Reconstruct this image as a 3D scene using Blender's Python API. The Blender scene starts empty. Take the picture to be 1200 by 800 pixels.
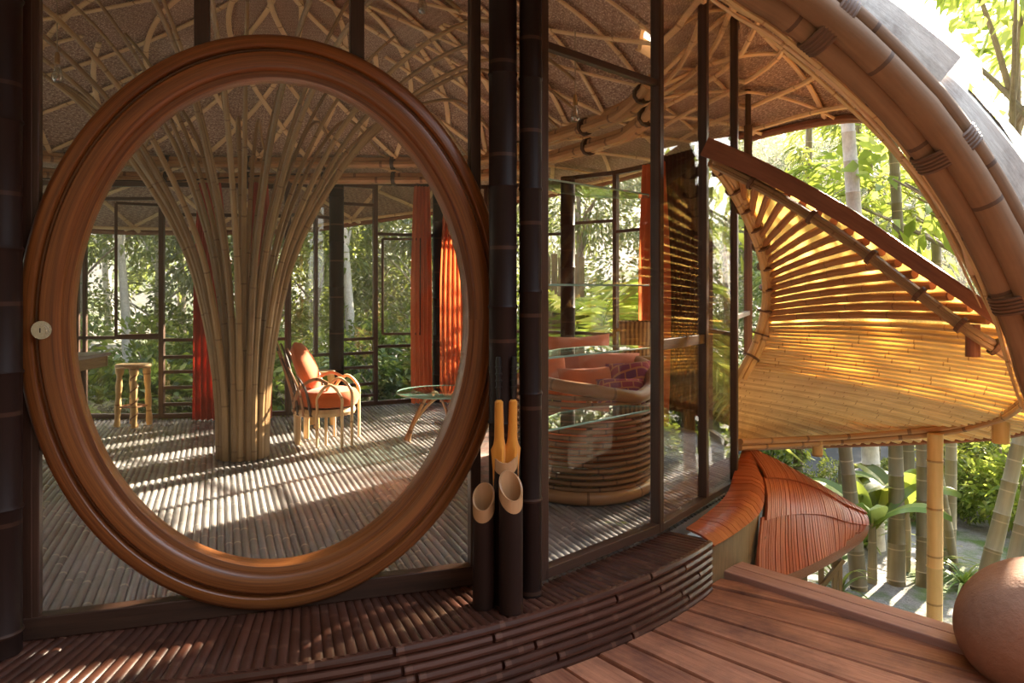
import bpy, bmesh, math, random
import numpy as np
from mathutils import Vector, Matrix
random.seed(7)
scene = bpy.context.scene
COL = scene.collection

# ------------------------------------------------------------------ camera, sky, sun, exposure
F = 900.0          # focal length in pixels of the 1200 px wide frame
EYE = 1.4          # eye height above the indoor floor
HOR = 338.0        # pixel row of the horizon
cam_data = bpy.data.cameras.new('camera')
cam_data.sensor_width = 36.0
cam_data.lens = 36.0 * F / 1200.0
cam_data.shift_y = (HOR - 400.0) / 1200.0
cam_data.clip_end = 300
cam = bpy.data.objects.new('camera', cam_data)
cam.location = (0, 0, EYE)
cam.rotation_euler = (math.radians(90), 0, 0)
COL.objects.link(cam)
scene.camera = cam

SUN_AZ = math.radians(41)      # towards the right and behind the house
SUN_EL = math.radians(25)
SUN_E = 24.0
SKY_E = 1.0
EXPO = 1.4
world = bpy.data.worlds.new('sky'); scene.world = world
world.use_nodes = True
wn = world.node_tree; wn.nodes.clear()
w_out = wn.nodes.new('ShaderNodeOutputWorld'); w_bg = wn.nodes.new('ShaderNodeBackground')
w_tc = wn.nodes.new('ShaderNodeTexCoord'); w_sep = wn.nodes.new('ShaderNodeSeparateXYZ'); w_rp = wn.nodes.new('ShaderNodeValToRGB')
wn.links.new(w_tc.outputs['Generated'], w_sep.inputs[0]); wn.links.new(w_sep.outputs['Z'], w_rp.inputs[0])
w_rp.color_ramp.elements[0].position = 0.0; w_rp.color_ramp.elements[0].color = (1.0, .95, .86, 1)
w_rp.color_ramp.elements[1].position = 0.75; w_rp.color_ramp.elements[1].color = (.66, .80, 1.0, 1)
wn.links.new(w_rp.outputs[0], w_bg.inputs[0])
# hazy morning sky: brightest around the sun, dim on the far side
w_dot = wn.nodes.new('ShaderNodeVectorMath'); w_dot.operation = 'DOT_PRODUCT'; wn.links.new(w_tc.outputs['Generated'], w_dot.inputs[0])
w_dot.inputs[1].default_value = (math.sin(SUN_AZ) * math.cos(SUN_EL), math.cos(SUN_AZ) * math.cos(SUN_EL), math.sin(SUN_EL))
w_m = wn.nodes.new('ShaderNodeMapRange'); wn.links.new(w_dot.outputs['Value'], w_m.inputs[0])
for k_, v_ in ((1, -.5), (2, 1.0), (3, .16 * SKY_E), (4, 2.6 * SKY_E)): w_m.inputs[k_].default_value = v_
w_m.interpolation_type = 'SMOOTHSTEP'
wn.links.new(w_m.outputs[0], w_bg.inputs[1])
wn.links.new(w_bg.outputs[0], w_out.inputs[0])

sd = bpy.data.lights.new('sun', 'SUN'); sd.energy = SUN_E; sd.angle = math.radians(.7); sd.color = (1.0, .83, .62)
sun = bpy.data.objects.new('sun', sd); COL.objects.link(sun)
to_sun = Vector((math.sin(SUN_AZ) * math.cos(SUN_EL), math.cos(SUN_AZ) * math.cos(SUN_EL), math.sin(SUN_EL)))
sun.rotation_euler = to_sun.to_track_quat('Z', 'Y').to_euler()
sun.location = to_sun * 40

scene.view_settings.view_transform = 'Standard'
scene.view_settings.look = 'None'
scene.view_settings.gamma = 1.0
scene.view_settings.use_curve_mapping = False
scene.view_settings.exposure = EXPO
scene.cycles.transparent_max_bounces = 24
scene.cycles.max_bounces = 10
scene.cycles.diffuse_bounces = 5
scene.cycles.sample_clamp_indirect = 6.0

# ------------------------------------------------------------------ helpers
def at(px, py, Y):
    """world point seen at a pixel of the 1200x800 frame at distance Y"""
    return Vector(((px - 600.0) / F * Y, Y, EYE - (py - HOR) / F * Y))
def ats(l): return [at(*p) for p in l]
ORG = {}
def catmull(pts, n, closed=False):
    pts = [Vector(p) for p in pts]; m = len(pts); out = []
    segs = m if closed else m - 1
    for i in range(segs):
        if closed: p0, p1, p2, p3 = pts[(i-1) % m], pts[i], pts[(i+1) % m], pts[(i+2) % m]
        else: p0, p1, p2, p3 = pts[max(i-1, 0)], pts[i], pts[i+1], pts[min(i+2, m-1)]
        for k in range(n):
            t = k / n
            out.append(.5 * ((2*p1) + (p2-p0)*t + (2*p0-5*p1+4*p2-p3)*t*t + (3*p1-p0-3*p2+p3)*t*t*t))
    if not closed: out.append(pts[-1].copy())
    return out
def plen(p): return sum((p[i+1]-p[i]).length for i in range(len(p)-1))
def sample(p, t):
    """point at fraction t of the length of polyline p"""
    L = plen(p) * min(max(t, 0), 1)
    for i in range(len(p)-1):
        d = (p[i+1]-p[i]).length
        if L <= d or i == len(p)-2: return p[i].lerp(p[i+1], 0 if d == 0 else min(L/d, 1))
        L -= d
def resample(p, n): return [sample(p, i/n) for i in range(n+1)]

class MB:
    def __init__(s): s.v = []; s.f = []; s.uv = []
    def face(s, idx, uv): s.f.append(tuple(idx)); s.uv.append(uv)
    def tube(s, path, r, n=8, caps=True, closed=False, v0=None, flat=1.0):
        path = [Vector(p) for p in path]; m = len(path)
        if not isinstance(r, (list, tuple)): r = [r]*m
        if v0 is None: v0 = random.random()*3
        base = len(s.v); nrm = None; acc = v0; vs = []
        for i, p in enumerate(path):
            if closed: t = path[(i+1) % m] - path[i-1]
            else: t = path[min(i+1, m-1)] - path[max(i-1, 0)]
            if t.length < 1e-9: t = Vector((0, 0, 1))
            t.normalize()
            if nrm is None:
                up = Vector((0, 0, 1)) if abs(t.z) < .9 else Vector((1, 0, 0))
                nrm = (up - t*up.dot(t)).normalized()
            else:
                nrm = nrm - t*nrm.dot(t)
                nrm = nrm.normalized() if nrm.length > 1e-6 else t.orthogonal().normalized()
            b = t.cross(nrm)
            if i: acc += (p - path[i-1]).length
            vs.append(acc)
            for k in range(n):
                a = 2*math.pi*k/n
                s.v.append(p + nrm*(math.cos(a)*r[i]*flat) + b*(math.sin(a)*r[i]))
        rows = m if closed else m-1
        for i in range(rows):
            j = (i+1) % m; vb = vs[j] if j else vs[-1] + .05
            for k in range(n):
                k2 = (k+1) % n
                s.face((base+i*n+k, base+i*n+k2, base+j*n+k2, base+j*n+k),
                       ((k/n, vs[i]), ((k+1)/n, vs[i]), ((k+1)/n, vb), (k/n, vb)))
        if caps and not closed:
            s.face([base+k for k in range(n)][::-1], [(.5, v0)]*n)
            e = base+(m-1)*n
            s.face([e+k for k in range(n)], [(.5, acc)]*n)
        return s
    def culm(s, a, b, r, spacing=.32, n=10, bow=0, r2=None):
        """bamboo pole from a to b with swollen nodes"""
        a, b = Vector(a), Vector(b); L = (b-a).length; r2 = r if r2 is None else r2
        o = random.random()*spacing; ks = [0.0]; x = o
        while x < L:
            if .02 < x < L-.02: ks += [x-.012, x, x+.012]
            x += spacing*random.uniform(.9, 1.1)
        ks.append(L); rs = []
        side = (b-a).orthogonal().normalized()
        for i, q in enumerate(ks):
            rr = r+(r2-r)*q/L
            rs.append(rr*1.09 if (i % 3 == 2 and i < len(ks)-1) else rr)
        return s.tube([a.lerp(b, q/L) + side*bow*math.sin(math.pi*q/L) for q in ks], rs, n, v0=-o)
    def box(s, c, size, M=None):
        c = Vector(c); M = M or Matrix.Identity(3); base = len(s.v)
        x, y, z = size[0]/2, size[1]/2, size[2]/2
        for dx in (-x, x):
            for dy in (-y, y):
                for dz in (-z, z): s.v.append(c + M @ Vector((dx, dy, dz)))
        q = [((0,1,3,2),1,2,size[1],size[2]), ((4,6,7,5),1,2,size[1],size[2]), ((0,4,5,1),0,2,size[0],size[2]),
             ((2,3,7,6),0,2,size[0],size[2]), ((0,2,6,4),0,1,size[0],size[1]), ((1,5,7,3),0,1,size[0],size[1])]
        for ids, ax, bx, su, sv in q:
            uv = []
            for i in ids:
                d = ((i >> 2) & 1, (i >> 1) & 1, i & 1)
                u_, v_ = d[ax]*size[ax], d[bx]*size[bx]
                uv.append((v_, u_) if size[ax] >= size[bx] else (u_, v_))
            s.face([base+i for i in ids], uv)
        return s
    def beam(s, a, b, w, h, up=(0, 0, 1)):
        """rectangular bar between two points, w sideways and h along up"""
        a, b = Vector(a), Vector(b); t = (b-a); L = t.length; t.normalize(); up = Vector(up)
        if abs(t.dot(up)) > .99: up = Vector((1, 0, 0)) if abs(t.x) < .9 else Vector((0, 1, 0))
        sd_ = t.cross(up).normalized(); u2 = sd_.cross(t).normalized()
        return s.box((a+b)/2, (L, w, h), Matrix((t, sd_, u2)).transposed())
    def grid(s, rows, uvs=None, closed=False):
        base = len(s.v); m = len(rows[0])
        for r in rows: s.v.extend(Vector(p) for p in r)
        for i in range(len(rows)-1):
            for j in range(m if closed else m-1):
                k = (j+1) % m
                ids = (base+i*m+j, base+i*m+k, base+(i+1)*m+k, base+(i+1)*m+j)
                if uvs: uv = (uvs[i][j], uvs[i][k], uvs[i+1][k], uvs[i+1][j])
                else: uv = ((j, i), (j+1, i), (j+1, i+1), (j, i+1))
                s.face(ids, uv)
        return s
    def lathe(s, c, prof, n=24):
        c = Vector(c); rows = []; uvs = []
        for i, (r, z) in enumerate(prof):
            rows.append([c + Vector((r*math.cos(2*math.pi*k/n), r*math.sin(2*math.pi*k/n), z)) for k in range(n)])
            uvs.append([(k/n, z) for k in range(n)])
        return s.grid(rows, uvs, True)
    def prism(s, poly, z0, z1):
        base = len(s.v); n = len(poly)
        for z in (z0, z1):
            for p in poly: s.v.append(Vector((p[0], p[1], z)))
        s.face([base+i for i in range(n)][::-1], [(p[0], p[1]) for p in poly][::-1])
        s.face([base+n+i for i in range(n)], [(p[0], p[1]) for p in poly])
        for i in range(n):
            j = (i+1) % n
            s.face((base+i, base+j, base+n+j, base+n+i), ((0, 0), (.1, 0), (.1, .1), (0, .1)))
        return s
    def build(s, name, m, parent=None, smooth=True, bevel=0, subsurf=0, solid=0):
        me = bpy.data.meshes.new(name)
        if parent is None:
            xs = [p.x for p in s.v]; ys = [p.y for p in s.v]; zs = [p.z for p in s.v]
            org = Vector(((min(xs)+max(xs))/2, (min(ys)+max(ys))/2, min(zs)))
        else: org = ORG[parent.name]
        me.from_pydata([tuple(p-org) for p in s.v], [], s.f)
        ul = me.uv_layers.new(name='UVMap')
        flat = [c for fu in s.uv for q in fu for c in q]
        ul.data.foreach_set('uv', flat)
        if smooth: me.polygons.foreach_set('use_smooth', [True]*len(me.polygons))
        me.materials.append(m); me.update()
        o = bpy.data.objects.new(name, me); COL.objects.link(o)
        if parent is None: o.location = org
        else: o.parent = parent
        ORG[o.name] = org
        if smooth:
            try: me.set_sharp_from_angle(angle=math.radians(40))
            except Exception: pass
        if solid:
            md = o.modifiers.new('thickness', 'SOLIDIFY'); md.thickness = solid; md.offset = 0
        if bevel:
            md = o.modifiers.new('bevel', 'BEVEL'); md.width = bevel; md.segments = 2; md.limit_method = 'ANGLE'
        if subsurf:
            md = o.modifiers.new('smooth', 'SUBSURF'); md.levels = subsurf; md.render_levels = subsurf
        return o

def tag(o, label, cat, group=None, kind=None):
    if label: o['label'] = label
    if cat: o['category'] = cat
    if group: o['group'] = group
    if kind: o['kind'] = kind
    return o
def thing(name, loc, label, cat, group=None, kind=None):
    o = bpy.data.objects.new(name, None); o.empty_display_size = .1
    COL.objects.link(o); o.location = loc; ORG[o.name] = Vector(loc)
    return tag(o, label, cat, group, kind)
def kids(o): return [c for c in bpy.data.objects if c.parent == o]
def dup(root, loc, rz=0, sc=1.0, label=None, group=None, children=None):
    r = root.copy(); COL.objects.link(r); r.location = loc; r.rotation_euler = (0, 0, rz); r.scale = (sc, sc, sc)
    if label: r['label'] = label
    if group: r['group'] = group
    ORG[r.name] = Vector(loc)
    for ch in (children if children is not None else kids(root)):
        c = ch.copy(); COL.objects.link(c); c.parent = r
        for g in kids(ch):
            d = g.copy(); COL.objects.link(d); d.parent = c
    return r
ORD = ['first', 'second', 'third', 'fourth', 'fifth', 'sixth', 'seventh', 'eighth', 'ninth', 'tenth', 'eleventh', 'twelfth',
       'thirteenth', 'fourteenth', 'fifteenth', 'sixteenth', 'seventeenth', 'eighteenth', 'nineteenth', 'twentieth']

# ------------------------------------------------------------------ materials
class NT:
    def __init__(s, name):
        s.m = bpy.data.materials.new(name); s.m.use_nodes = True; s.t = s.m.node_tree; s.t.nodes.clear()
        s.out = s.t.nodes.new('ShaderNodeOutputMaterial')
    def n(s, typ, **kw):
        o = s.t.nodes.new(typ)
        for k, v in kw.items():
            if k.startswith('i_'):
                key = k[2:]; key = int(key) if key.isdigit() else key.replace('_', ' ')
                if isinstance(v, bpy.types.NodeSocket): s.t.links.new(v, o.inputs[key])
                else: o.inputs[key].default_value = v
            else: setattr(o, k, v)
        return o
    def link(s, a, b): s.t.links.new(a, b)
    def math(s, op, a, b=0.0, clamp=False):
        o = s.n('ShaderNodeMath', operation=op, use_clamp=clamp)
        for i, q in ((0, a), (1, b)):
            if isinstance(q, bpy.types.NodeSocket): s.link(q, o.inputs[i])
            else: o.inputs[i].default_value = q
        return o.outputs[0]
    def mix(s, f, a, b, bt='MIX'):
        o = s.n('ShaderNodeMix', data_type='RGBA', blend_type=bt)
        for i, q in ((0, f), (6, a), (7, b)):
            if isinstance(q, bpy.types.NodeSocket): s.link(q, o.inputs[i])
            else: o.inputs[i].default_value = (*q, 1) if isinstance(q, tuple) and len(q) == 3 else q
        return o.outputs[2]
    def ramp(s, f, stops):
        o = s.n('ShaderNodeValToRGB'); s.link(f, o.inputs[0]); e = o.color_ramp.elements
        while len(e) < len(stops): e.new(.5)
        for q, (p, c) in zip(e, stops): q.position = p; q.color = (*c, 1) if len(c) == 3 else c
        return o.outputs[0]
    def uv(s, sx=1, sy=1, rot=0):
        tc = s.n('ShaderNodeTexCoord'); mp = s.n('ShaderNodeMapping')
        s.link(tc.outputs['UV'], mp.inputs[0]); mp.inputs['Scale'].default_value = (sx, sy, 1); mp.inputs['Rotation'].default_value = (0, 0, rot)
        return mp.outputs[0]
    def obj(s, sx=1, sy=1, sz=1):
        tc = s.n('ShaderNodeTexCoord'); mp = s.n('ShaderNodeMapping')
        s.link(tc.outputs['Object'], mp.inputs[0]); mp.inputs['Scale'].default_value = (sx, sy, sz)
        return mp.outputs[0]
    def noise(s, vec, scale, detail=3, rough=.55):
        o = s.n('ShaderNodeTexNoise', i_Scale=scale, i_Detail=detail, i_Roughness=rough); s.link(vec, o.inputs['Vector'])
        return o.outputs['Fac']
    def rnd(s): return s.n('ShaderNodeObjectInfo').outputs['Random']
    def island(s): return s.n('ShaderNodeNewGeometry').outputs['Random Per Island']
    def bump(s, h, st=.3, d=.01):
        o = s.n('ShaderNodeBump', i_Strength=st, i_Distance=d); s.link(h, o.inputs['Height']); return o.outputs[0]
    def bsdf(s, col, rough=.5, nrm=None, **kw):
        b = s.n('ShaderNodeBsdfPrincipled')
        for q, key in ((col, 'Base Color'), (rough, 'Roughness')):
            if isinstance(q, bpy.types.NodeSocket): s.link(q, b.inputs[key])
            else: b.inputs[key].default_value = (*q, 1) if isinstance(q, tuple) else q
        if nrm: s.link(nrm, b.inputs['Normal'])
        for k, v in kw.items(): b.inputs[k.replace('_', ' ')].default_value = v
        return b.outputs[0]
    def done(s, sh): s.link(sh, s.out.inputs[0]); return s.m

def m_bamboo(name, c1, c2, cn, rough=.4, spacing=.32, ringw=.035, spec=.5, island=False, coat=0.0):
    """bamboo: streaks along the pole (UV v in metres), dark rings at the nodes, tone varies per pole"""
    t = NT(name); vec = t.uv(6, .8)
    r = t.island() if island else t.rnd()
    streak = t.noise(vec, 3, 4)
    blot = t.noise(t.obj(), 5, 3)
    f = t.math('ADD', t.math('MULTIPLY', streak, .6), t.math('MULTIPLY', r, .5))
    f = t.math('ADD', f, t.math('MULTIPLY', t.math('SUBTRACT', blot, .5), .6), True)
    col = t.mix(f, c1, c2)
    tc = t.n('ShaderNodeTexCoord'); sp = t.n('ShaderNodeSeparateXYZ'); t.link(tc.outputs['UV'], sp.inputs[0])
    fr = t.math('FRACT', t.math('ADD', t.math('DIVIDE', sp.outputs[1], spacing), 0.0))
    d = t.math('ABSOLUTE', t.math('SUBTRACT', fr, .5))
    ring = t.math('GREATER_THAN', d, .5 - ringw)
    col = t.mix(t.math('MULTIPLY', ring, .75), col, cn)
    b = t.bump(t.math('ADD', streak, ring), .25, .004)
    return t.done(t.bsdf(col, rough, b, Specular_IOR_Level=spec, Coat_Weight=coat, Coat_Roughness=.15))
def m_wood(name, c1, c2, rough=.45, sx=8, sy=.6, spec=.5, dark=None, bump=.2, rndw=.35, coat=0.0, fw=.35):
    t = NT(name); vec = t.uv(sx, sy)
    g = t.noise(vec, 3, 6, .65); fine = t.noise(t.uv(sx*6, sy*1.2), 3, 3)
    f = t.math('ADD', t.math('MULTIPLY', g, .9), t.math('MULTIPLY', fine, fw))
    f = t.math('ADD', t.math('ADD', t.math('MULTIPLY', t.math('SUBTRACT', f, .45+fw*.5), 1.9), .5), t.math('MULTIPLY', t.math('SUBTRACT', t.island(), .5), rndw), True)
    col = t.mix(f, c1, c2)
    if dark:
        st = t.noise(t.obj(), 3.2, 5, .7)
        col = t.mix(t.ramp(st, [(.45, (0, 0, 0)), (.72, (.8, .8, .8))]), col, dark)
    return t.done(t.bsdf(col, rough, t.bump(g, bump, .01), Specular_IOR_Level=spec, Coat_Weight=coat, Coat_Roughness=.12))
def m_weave(name, c1, c2, cell=.03, rot=.785, rough=.6, trans=0.0, tcol=None, speck=None):
    """woven mat: alternating strands with bump, optional light through the gaps of the weave"""
    t = NT(name); vec = t.uv(1/cell, 1/cell, rot)
    ck = t.n('ShaderNodeTexChecker', i_Scale=1.0); t.link(vec, ck.inputs['Vector']); ckf = ck.outputs['Fac']
    fi = t.noise(t.uv(1/cell*.7, 1/cell*3), 1.0, 3, .7); big = t.noise(t.uv(1.6, 1.6), 1, 4)
    f = t.math('ADD', t.math('MULTIPLY', ckf, .3), t.math('MULTIPLY', fi, .55))
    f = t.math('ADD', f, t.math('MULTIPLY', t.math('SUBTRACT', big, .5), .5), True)
    col = t.mix(f, c1, c2)
    if speck:
        sp = t.noise(t.uv(1/cell*.6, 1/cell*1.6, .5), 2.2, 2, .8)
        col = t.mix(t.ramp(sp, [(.50, (0, 0, 0)), (.66, (1, 1, 1))]), col, speck)
    nb = t.bump(t.math('ADD', ckf, fi), .5, .006)
    sh = t.bsdf(col, rough, nb, Specular_IOR_Level=.4)
    if trans:
        tr = t.n('ShaderNodeBsdfTranslucent'); t.link(t.mix(f, tuple(q*.55 for q in tcol), tcol), tr.inputs[0])
        mx = t.n('ShaderNodeMixShader', i_0=trans); t.link(sh, mx.inputs[1]); t.link(tr.outputs[0], mx.inputs[2]); sh = mx.outputs[0]
    return t.done(sh)
def m_plain(name, c, rough=.5, spec=.5, metal=0.0, noise=.0, scale=20, coat=0.0):
    t = NT(name)
    if noise:
        n = t.noise(t.obj(), scale, 4)
        col = t.mix(n, tuple(q*(1-noise) for q in c), tuple(min(q*(1+noise), 1) for q in c))
        return t.done(t.bsdf(col, rough, t.bump(n, .15, .01), Specular_IOR_Level=spec, Metallic=metal, Coat_Weight=coat))
    return t.done(t.bsdf(c, rough, None, Specular_IOR_Level=spec, Metallic=metal, Coat_Weight=coat))
def m_glass(name, tint=(.965, .97, .96), f0=.035):
    """thin pane: clear view through it plus mirror reflections that grow at grazing angles"""
    t = NT(name)
    lw = t.n('ShaderNodeLayerWeight', i_Blend=.5)
    R = t.math('ADD', t.math('MULTIPLY', t.math('POWER', lw.outputs['Facing'], 5.0), 1-f0), f0, True)
    tr = t.n('ShaderNodeBsdfTransparent'); tr.inputs[0].default_value = (*tint, 1)
    gl = t.n('ShaderNodeBsdfGlossy'); gl.inputs['Roughness'].default_value = 0.0
    mx = t.n('ShaderNodeMixShader'); t.link(R, mx.inputs[0]); t.link(tr.outputs[0], mx.inputs[1]); t.link(gl.outputs[0], mx.inputs[2])
    return t.done(mx.outputs[0])
def m_cloth(name, c1, c2, trans=.0, tcol=None, sheen=.3, scale=60):
    t = NT(name); n = t.noise(t.obj(), 7, 4); w = t.noise(t.uv(scale, scale), 3, 2)
    col = t.mix(n, c1, c2)
    sh = t.bsdf(col, .85, t.bump(w, .2, .004), Specular_IOR_Level=.2, Sheen_Weight=sheen)
    if trans:
        tr = t.n('ShaderNodeBsdfTranslucent'); tr.inputs[0].default_value = (*(tcol or c2), 1)
        mx = t.n('ShaderNodeMixShader', i_0=trans); t.link(sh, mx.inputs[1]); t.link(tr.outputs[0], mx.inputs[2]); sh = mx.outputs[0]
    return t.done(sh)
def m_leaf(name, c1, c2, c3, trans=.4, rough=.4):
    t = NT(name); r = t.island(); o = t.rnd()
    col = t.ramp(r, [(0, c1), (.6, c2), (1, c3)])
    hs = t.n('ShaderNodeHueSaturation', i_Color=col); t.link(t.math('ADD', .475, t.math('MULTIPLY', o, .05)), hs.inputs['Hue'])
    t.link(t.math('ADD', .75, t.math('MULTIPLY', o, .5)), hs.inputs['Value'])
    sh = t.bsdf(hs.outputs[0], rough, None, Specular_IOR_Level=.35)
    tr = t.n('ShaderNodeBsdfTranslucent'); t.link(t.mix(.5, hs.outputs[0], (.45, .5, .06)), tr.inputs[0])
    mx = t.n('ShaderNodeMixShader', i_0=trans); t.link(sh, mx.inputs[1]); t.link(tr.outputs[0], mx.inputs[2])
    return t.done(mx.outputs[0])

M = {}
M['mat'] = m_weave('woven_mat', (.20, .105, .075), (.50, .32, .235), .035, .785, .55, 0, None, (.85, .66, .50))
M['lattice'] = m_bamboo('lattice_bamboo', (.68, .42, .21), (.92, .67, .39), (.42, .22, .10), .45, .6, .012)
M['pole'] = m_bamboo('pole_bamboo', (.17, .09, .038), (.50, .32, .155), (.22, .12, .055), .35, .55, .012)
M['ring'] = m_bamboo('ring_bamboo', (.36, .17, .07), (.62, .36, .17), (.14, .06, .03), .4, .5, .03, island=True)
M['black'] = m_bamboo('black_bamboo', (.010, .005, .004), (.030, .014, .010), (.075, .036, .022), .5, .42, .02, .2)
M['darkwood'] = m_wood('dark_frame_wood', (.028, .013, .009), (.085, .038, .022), .4)
M['frame'] = m_wood('window_frame_wood', (.05, .025, .016), (.13, .07, .045), .4)
M['ringwood'] = m_wood('ring_teak', (.075, .018, .005), (.36, .122, .029), .34, 22, .35, coat=.2, fw=.6)
M['floor'] = m_bamboo('floor_bamboo', (.15, .138, .138), (.38, .36, .36), (.48, .42, .37), .24, .55, .02, .6, True)  # cool grey of the sky sheen is put into the base colour
M['ledge'] = m_bamboo('ledge_bamboo', (.028, .010, .006), (.115, .042, .025), (.14, .062, .038), .3, .45, .03, .5, True)
M['deck'] = m_wood('deck_planks', (.20, .066, .034), (.56, .235, .125), .6, 5, .5, .35, (.13, .05, .035), .6, .5)
M['deckedge'] = m_wood('deck_edge_boards', (.34, .17, .13), (.62, .38, .30), .6, 5, .5, .35)
M['redshingle'] = m_wood('red_shingle', (.30, .055, .022), (.55, .15, .062), .38, 6, 1.2, .5, None, .3, .5)
M['panelwood'] = m_wood('panel_wood', (.16, .11, .055), (.34, .25, .13), .5, 14, 1.0)
M['rooftile'] = m_wood('weathered_shingle', (.46, .39, .33), (.82, .75, .66), .55, 5, .8, .4, (.16, .10, .07), .5, .4)
M['bigbamboo'] = m_bamboo('beam_bamboo', (.10, .052, .026), (.34, .18, .085), (.07, .035, .02), .75, .8, .012)
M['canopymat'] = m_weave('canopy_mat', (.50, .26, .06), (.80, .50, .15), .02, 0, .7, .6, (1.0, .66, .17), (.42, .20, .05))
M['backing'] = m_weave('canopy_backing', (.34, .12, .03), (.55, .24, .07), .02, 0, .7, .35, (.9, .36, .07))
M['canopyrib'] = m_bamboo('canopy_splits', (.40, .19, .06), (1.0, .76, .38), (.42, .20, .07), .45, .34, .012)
M['canopyribdark'] = m_bamboo('canopy_ribs', (.36, .14, .05), (.60, .28, .10), (.25, .10, .04), .45, .36, .012)  # backlit silhouette of the upper ribs put into a darker colour
M['reddark'] = m_wood('red_brown_board', (.16, .05, .025), (.34, .13, .06), .45)
M['tan'] = m_bamboo('tan_bamboo', (.60, .36, .13), (.85, .60, .28), (.35, .18, .07), .35, .38, .02)
M['glass'] = m_glass('pane_glass')
M['shelfglass'] = m_glass('shelf_glass', (.80, .90, .86), .08)
M['glassedge'] = m_plain('green_glass_edge', (.30, .48, .40), .15, .6)
M['bulbglass'] = m_glass('bulb_glass', (.86, .84, .80), .30)
M['orange'] = m_cloth('orange_cushion', (.50, .105, .028), (.72, .18, .05))
M['salmon'] = m_cloth('salmon_cushion', (.58, .17, .09), (.74, .26, .15))
M['redcurtain'] = m_cloth('red_curtain_cloth', (.42, .05, .035), (.58, .09, .06), .25, (.60, .10, .05))
M['orangecurtain'] = m_cloth('orange_curtain_cloth', (.66, .17, .07), (.82, .27, .12), .35, (.85, .27, .09))
M['umbrella'] = m_cloth('umbrella_cloth', (.62, .23, .02), (.80, .33, .05), 0, None, .2)
M['palewood'] = m_wood('pale_wood', (.52, .33, .16), (.78, .56, .32), .4, 6, 1)
M['rattan'] = m_bamboo('rattan_splits', (.13, .055, .025), (.34, .17, .08), (.08, .03, .02), .4, .3, .02, .5, True)
M['rattanrail'] = m_bamboo('rattan_rail', (.25, .11, .05), (.48, .25, .12), (.14, .06, .03), .35, .4, .02)
M['steel'] = m_plain('lock_steel', (.75, .72, .68), .25, .5, 1.0)
M['blackplastic'] = m_plain('black_handle', (.015, .013, .012), .35)
M['brass'] = m_plain('socket_brass', (.45, .28, .12), .35, .5, .8)
M['cord'] = m_plain('cord_cloth', (.35, .27, .19), .7)
M['stonegrey'] = m_plain('grey_stone_top', (.30, .31, .32), .35, .5, 0, .3)
M['bark'] = m_wood('tree_bark', (.20, .16, .12), (.42, .36, .29), .8, 6, 1.5, .2, (.10, .08, .06), .8)
M['palebark'] = m_wood('pale_bark', (.45, .41, .36), (.75, .71, .65), .75, 3, 4, .2, None, .5)
M['culm'] = m_bamboo('garden_bamboo', (.12, .10, .06), (.30, .26, .16), (.42, .35, .24), .45, .30, .02)
M['leafdark'] = m_leaf('dark_leaves', (.03, .062, .022), (.07, .125, .035), (.22, .25, .085))
M['leafmid'] = m_leaf('mid_leaves', (.06, .105, .026), (.14, .20, .045), (.38, .40, .14))
M['leaflight'] = m_leaf('light_leaves', (.12, .18, .03), (.26, .32, .06), (.50, .50, .16), .5)
M['leafgrey'] = m_leaf('grey_green_leaves', (.075, .105, .062), (.155, .195, .115), (.34, .36, .23), .3)
def m_ground():
    t = NT('garden_soil'); n = t.noise(t.obj(), 1.3, 6, .6); f = t.noise(t.obj(), 30, 4, .7)
    col = t.mix(f, (.10, .09, .085), (.36, .34, .32))
    col = t.mix(t.ramp(n, [(.48, (0, 0, 0)), (.6, (1, 1, 1))]), col, (.09, .13, .035))
    return t.done(t.bsdf(col, .9, t.bump(f, .6, .05), Specular_IOR_Level=.2))
M['ground'] = m_ground()
def m_rock():
    t = NT('boulder_stone'); n = t.noise(t.obj(), 3, 6, .6); f = t.noise(t.obj(), 40, 4, .7)
    col = t.mix(t.math('ADD', t.math('MULTIPLY', n, .7), t.math('MULTIPLY', f, .3)), (.19, .08, .042), (.42, .23, .145))
    return t.done(t.bsdf(col, .75, t.bump(t.math('ADD', n, t.math('MULTIPLY', f, .3)), .5, .03), Specular_IOR_Level=.2))
M['rock'] = m_rock()
M['lash'] = m_wood('lashing_cord', (.09, .042, .02), (.22, .11, .055), .6, 5, .5)
def m_rug():
    t = NT('rug_wool'); n = t.n('ShaderNodeTexVoronoi', i_Scale=9.0); t.link(t.obj(), n.inputs['Vector'])
    f = t.noise(t.obj(), 40, 3)
    col = t.mix(f, t.ramp(n.outputs['Distance'], [(0, (.35, .06, .05)), (.5, (.42, .22, .17)), (.8, (.14, .10, .10))]), (.5, .42, .36), 'MIX')
    return t.done(t.bsdf(col, .95, t.bump(f, .5, .01), Specular_IOR_Level=.1))
M['rug'] = m_rug()
def m_patch():
    t = NT('patchwork_cloth')
    b = t.n('ShaderNodeTexBrick', i_Scale=6.0, i_Mortar_Size=.03, i_Color1=(.42, .10, .12, 1), i_Color2=(.22, .10, .20, 1), i_Mortar=(.60, .26, .16, 1))
    t.link(t.obj(1, 1, 1), b.inputs['Vector'])
    return t.done(t.bsdf(b.outputs[0], .9, None, Specular_IOR_Level=.15))
M['patch'] = m_patch()
def m_band():
    t = NT('striped_trunk_cloth'); w = t.n('ShaderNodeTexWave', i_Scale=9.0, i_Distortion=1.5); t.link(t.obj(), w.inputs['Vector'])
    return t.done(t.bsdf(t.mix(w.outputs['Fac'], (.10, .05, .02), (.42, .27, .12)), .6))
M['basket'] = m_band()

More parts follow.
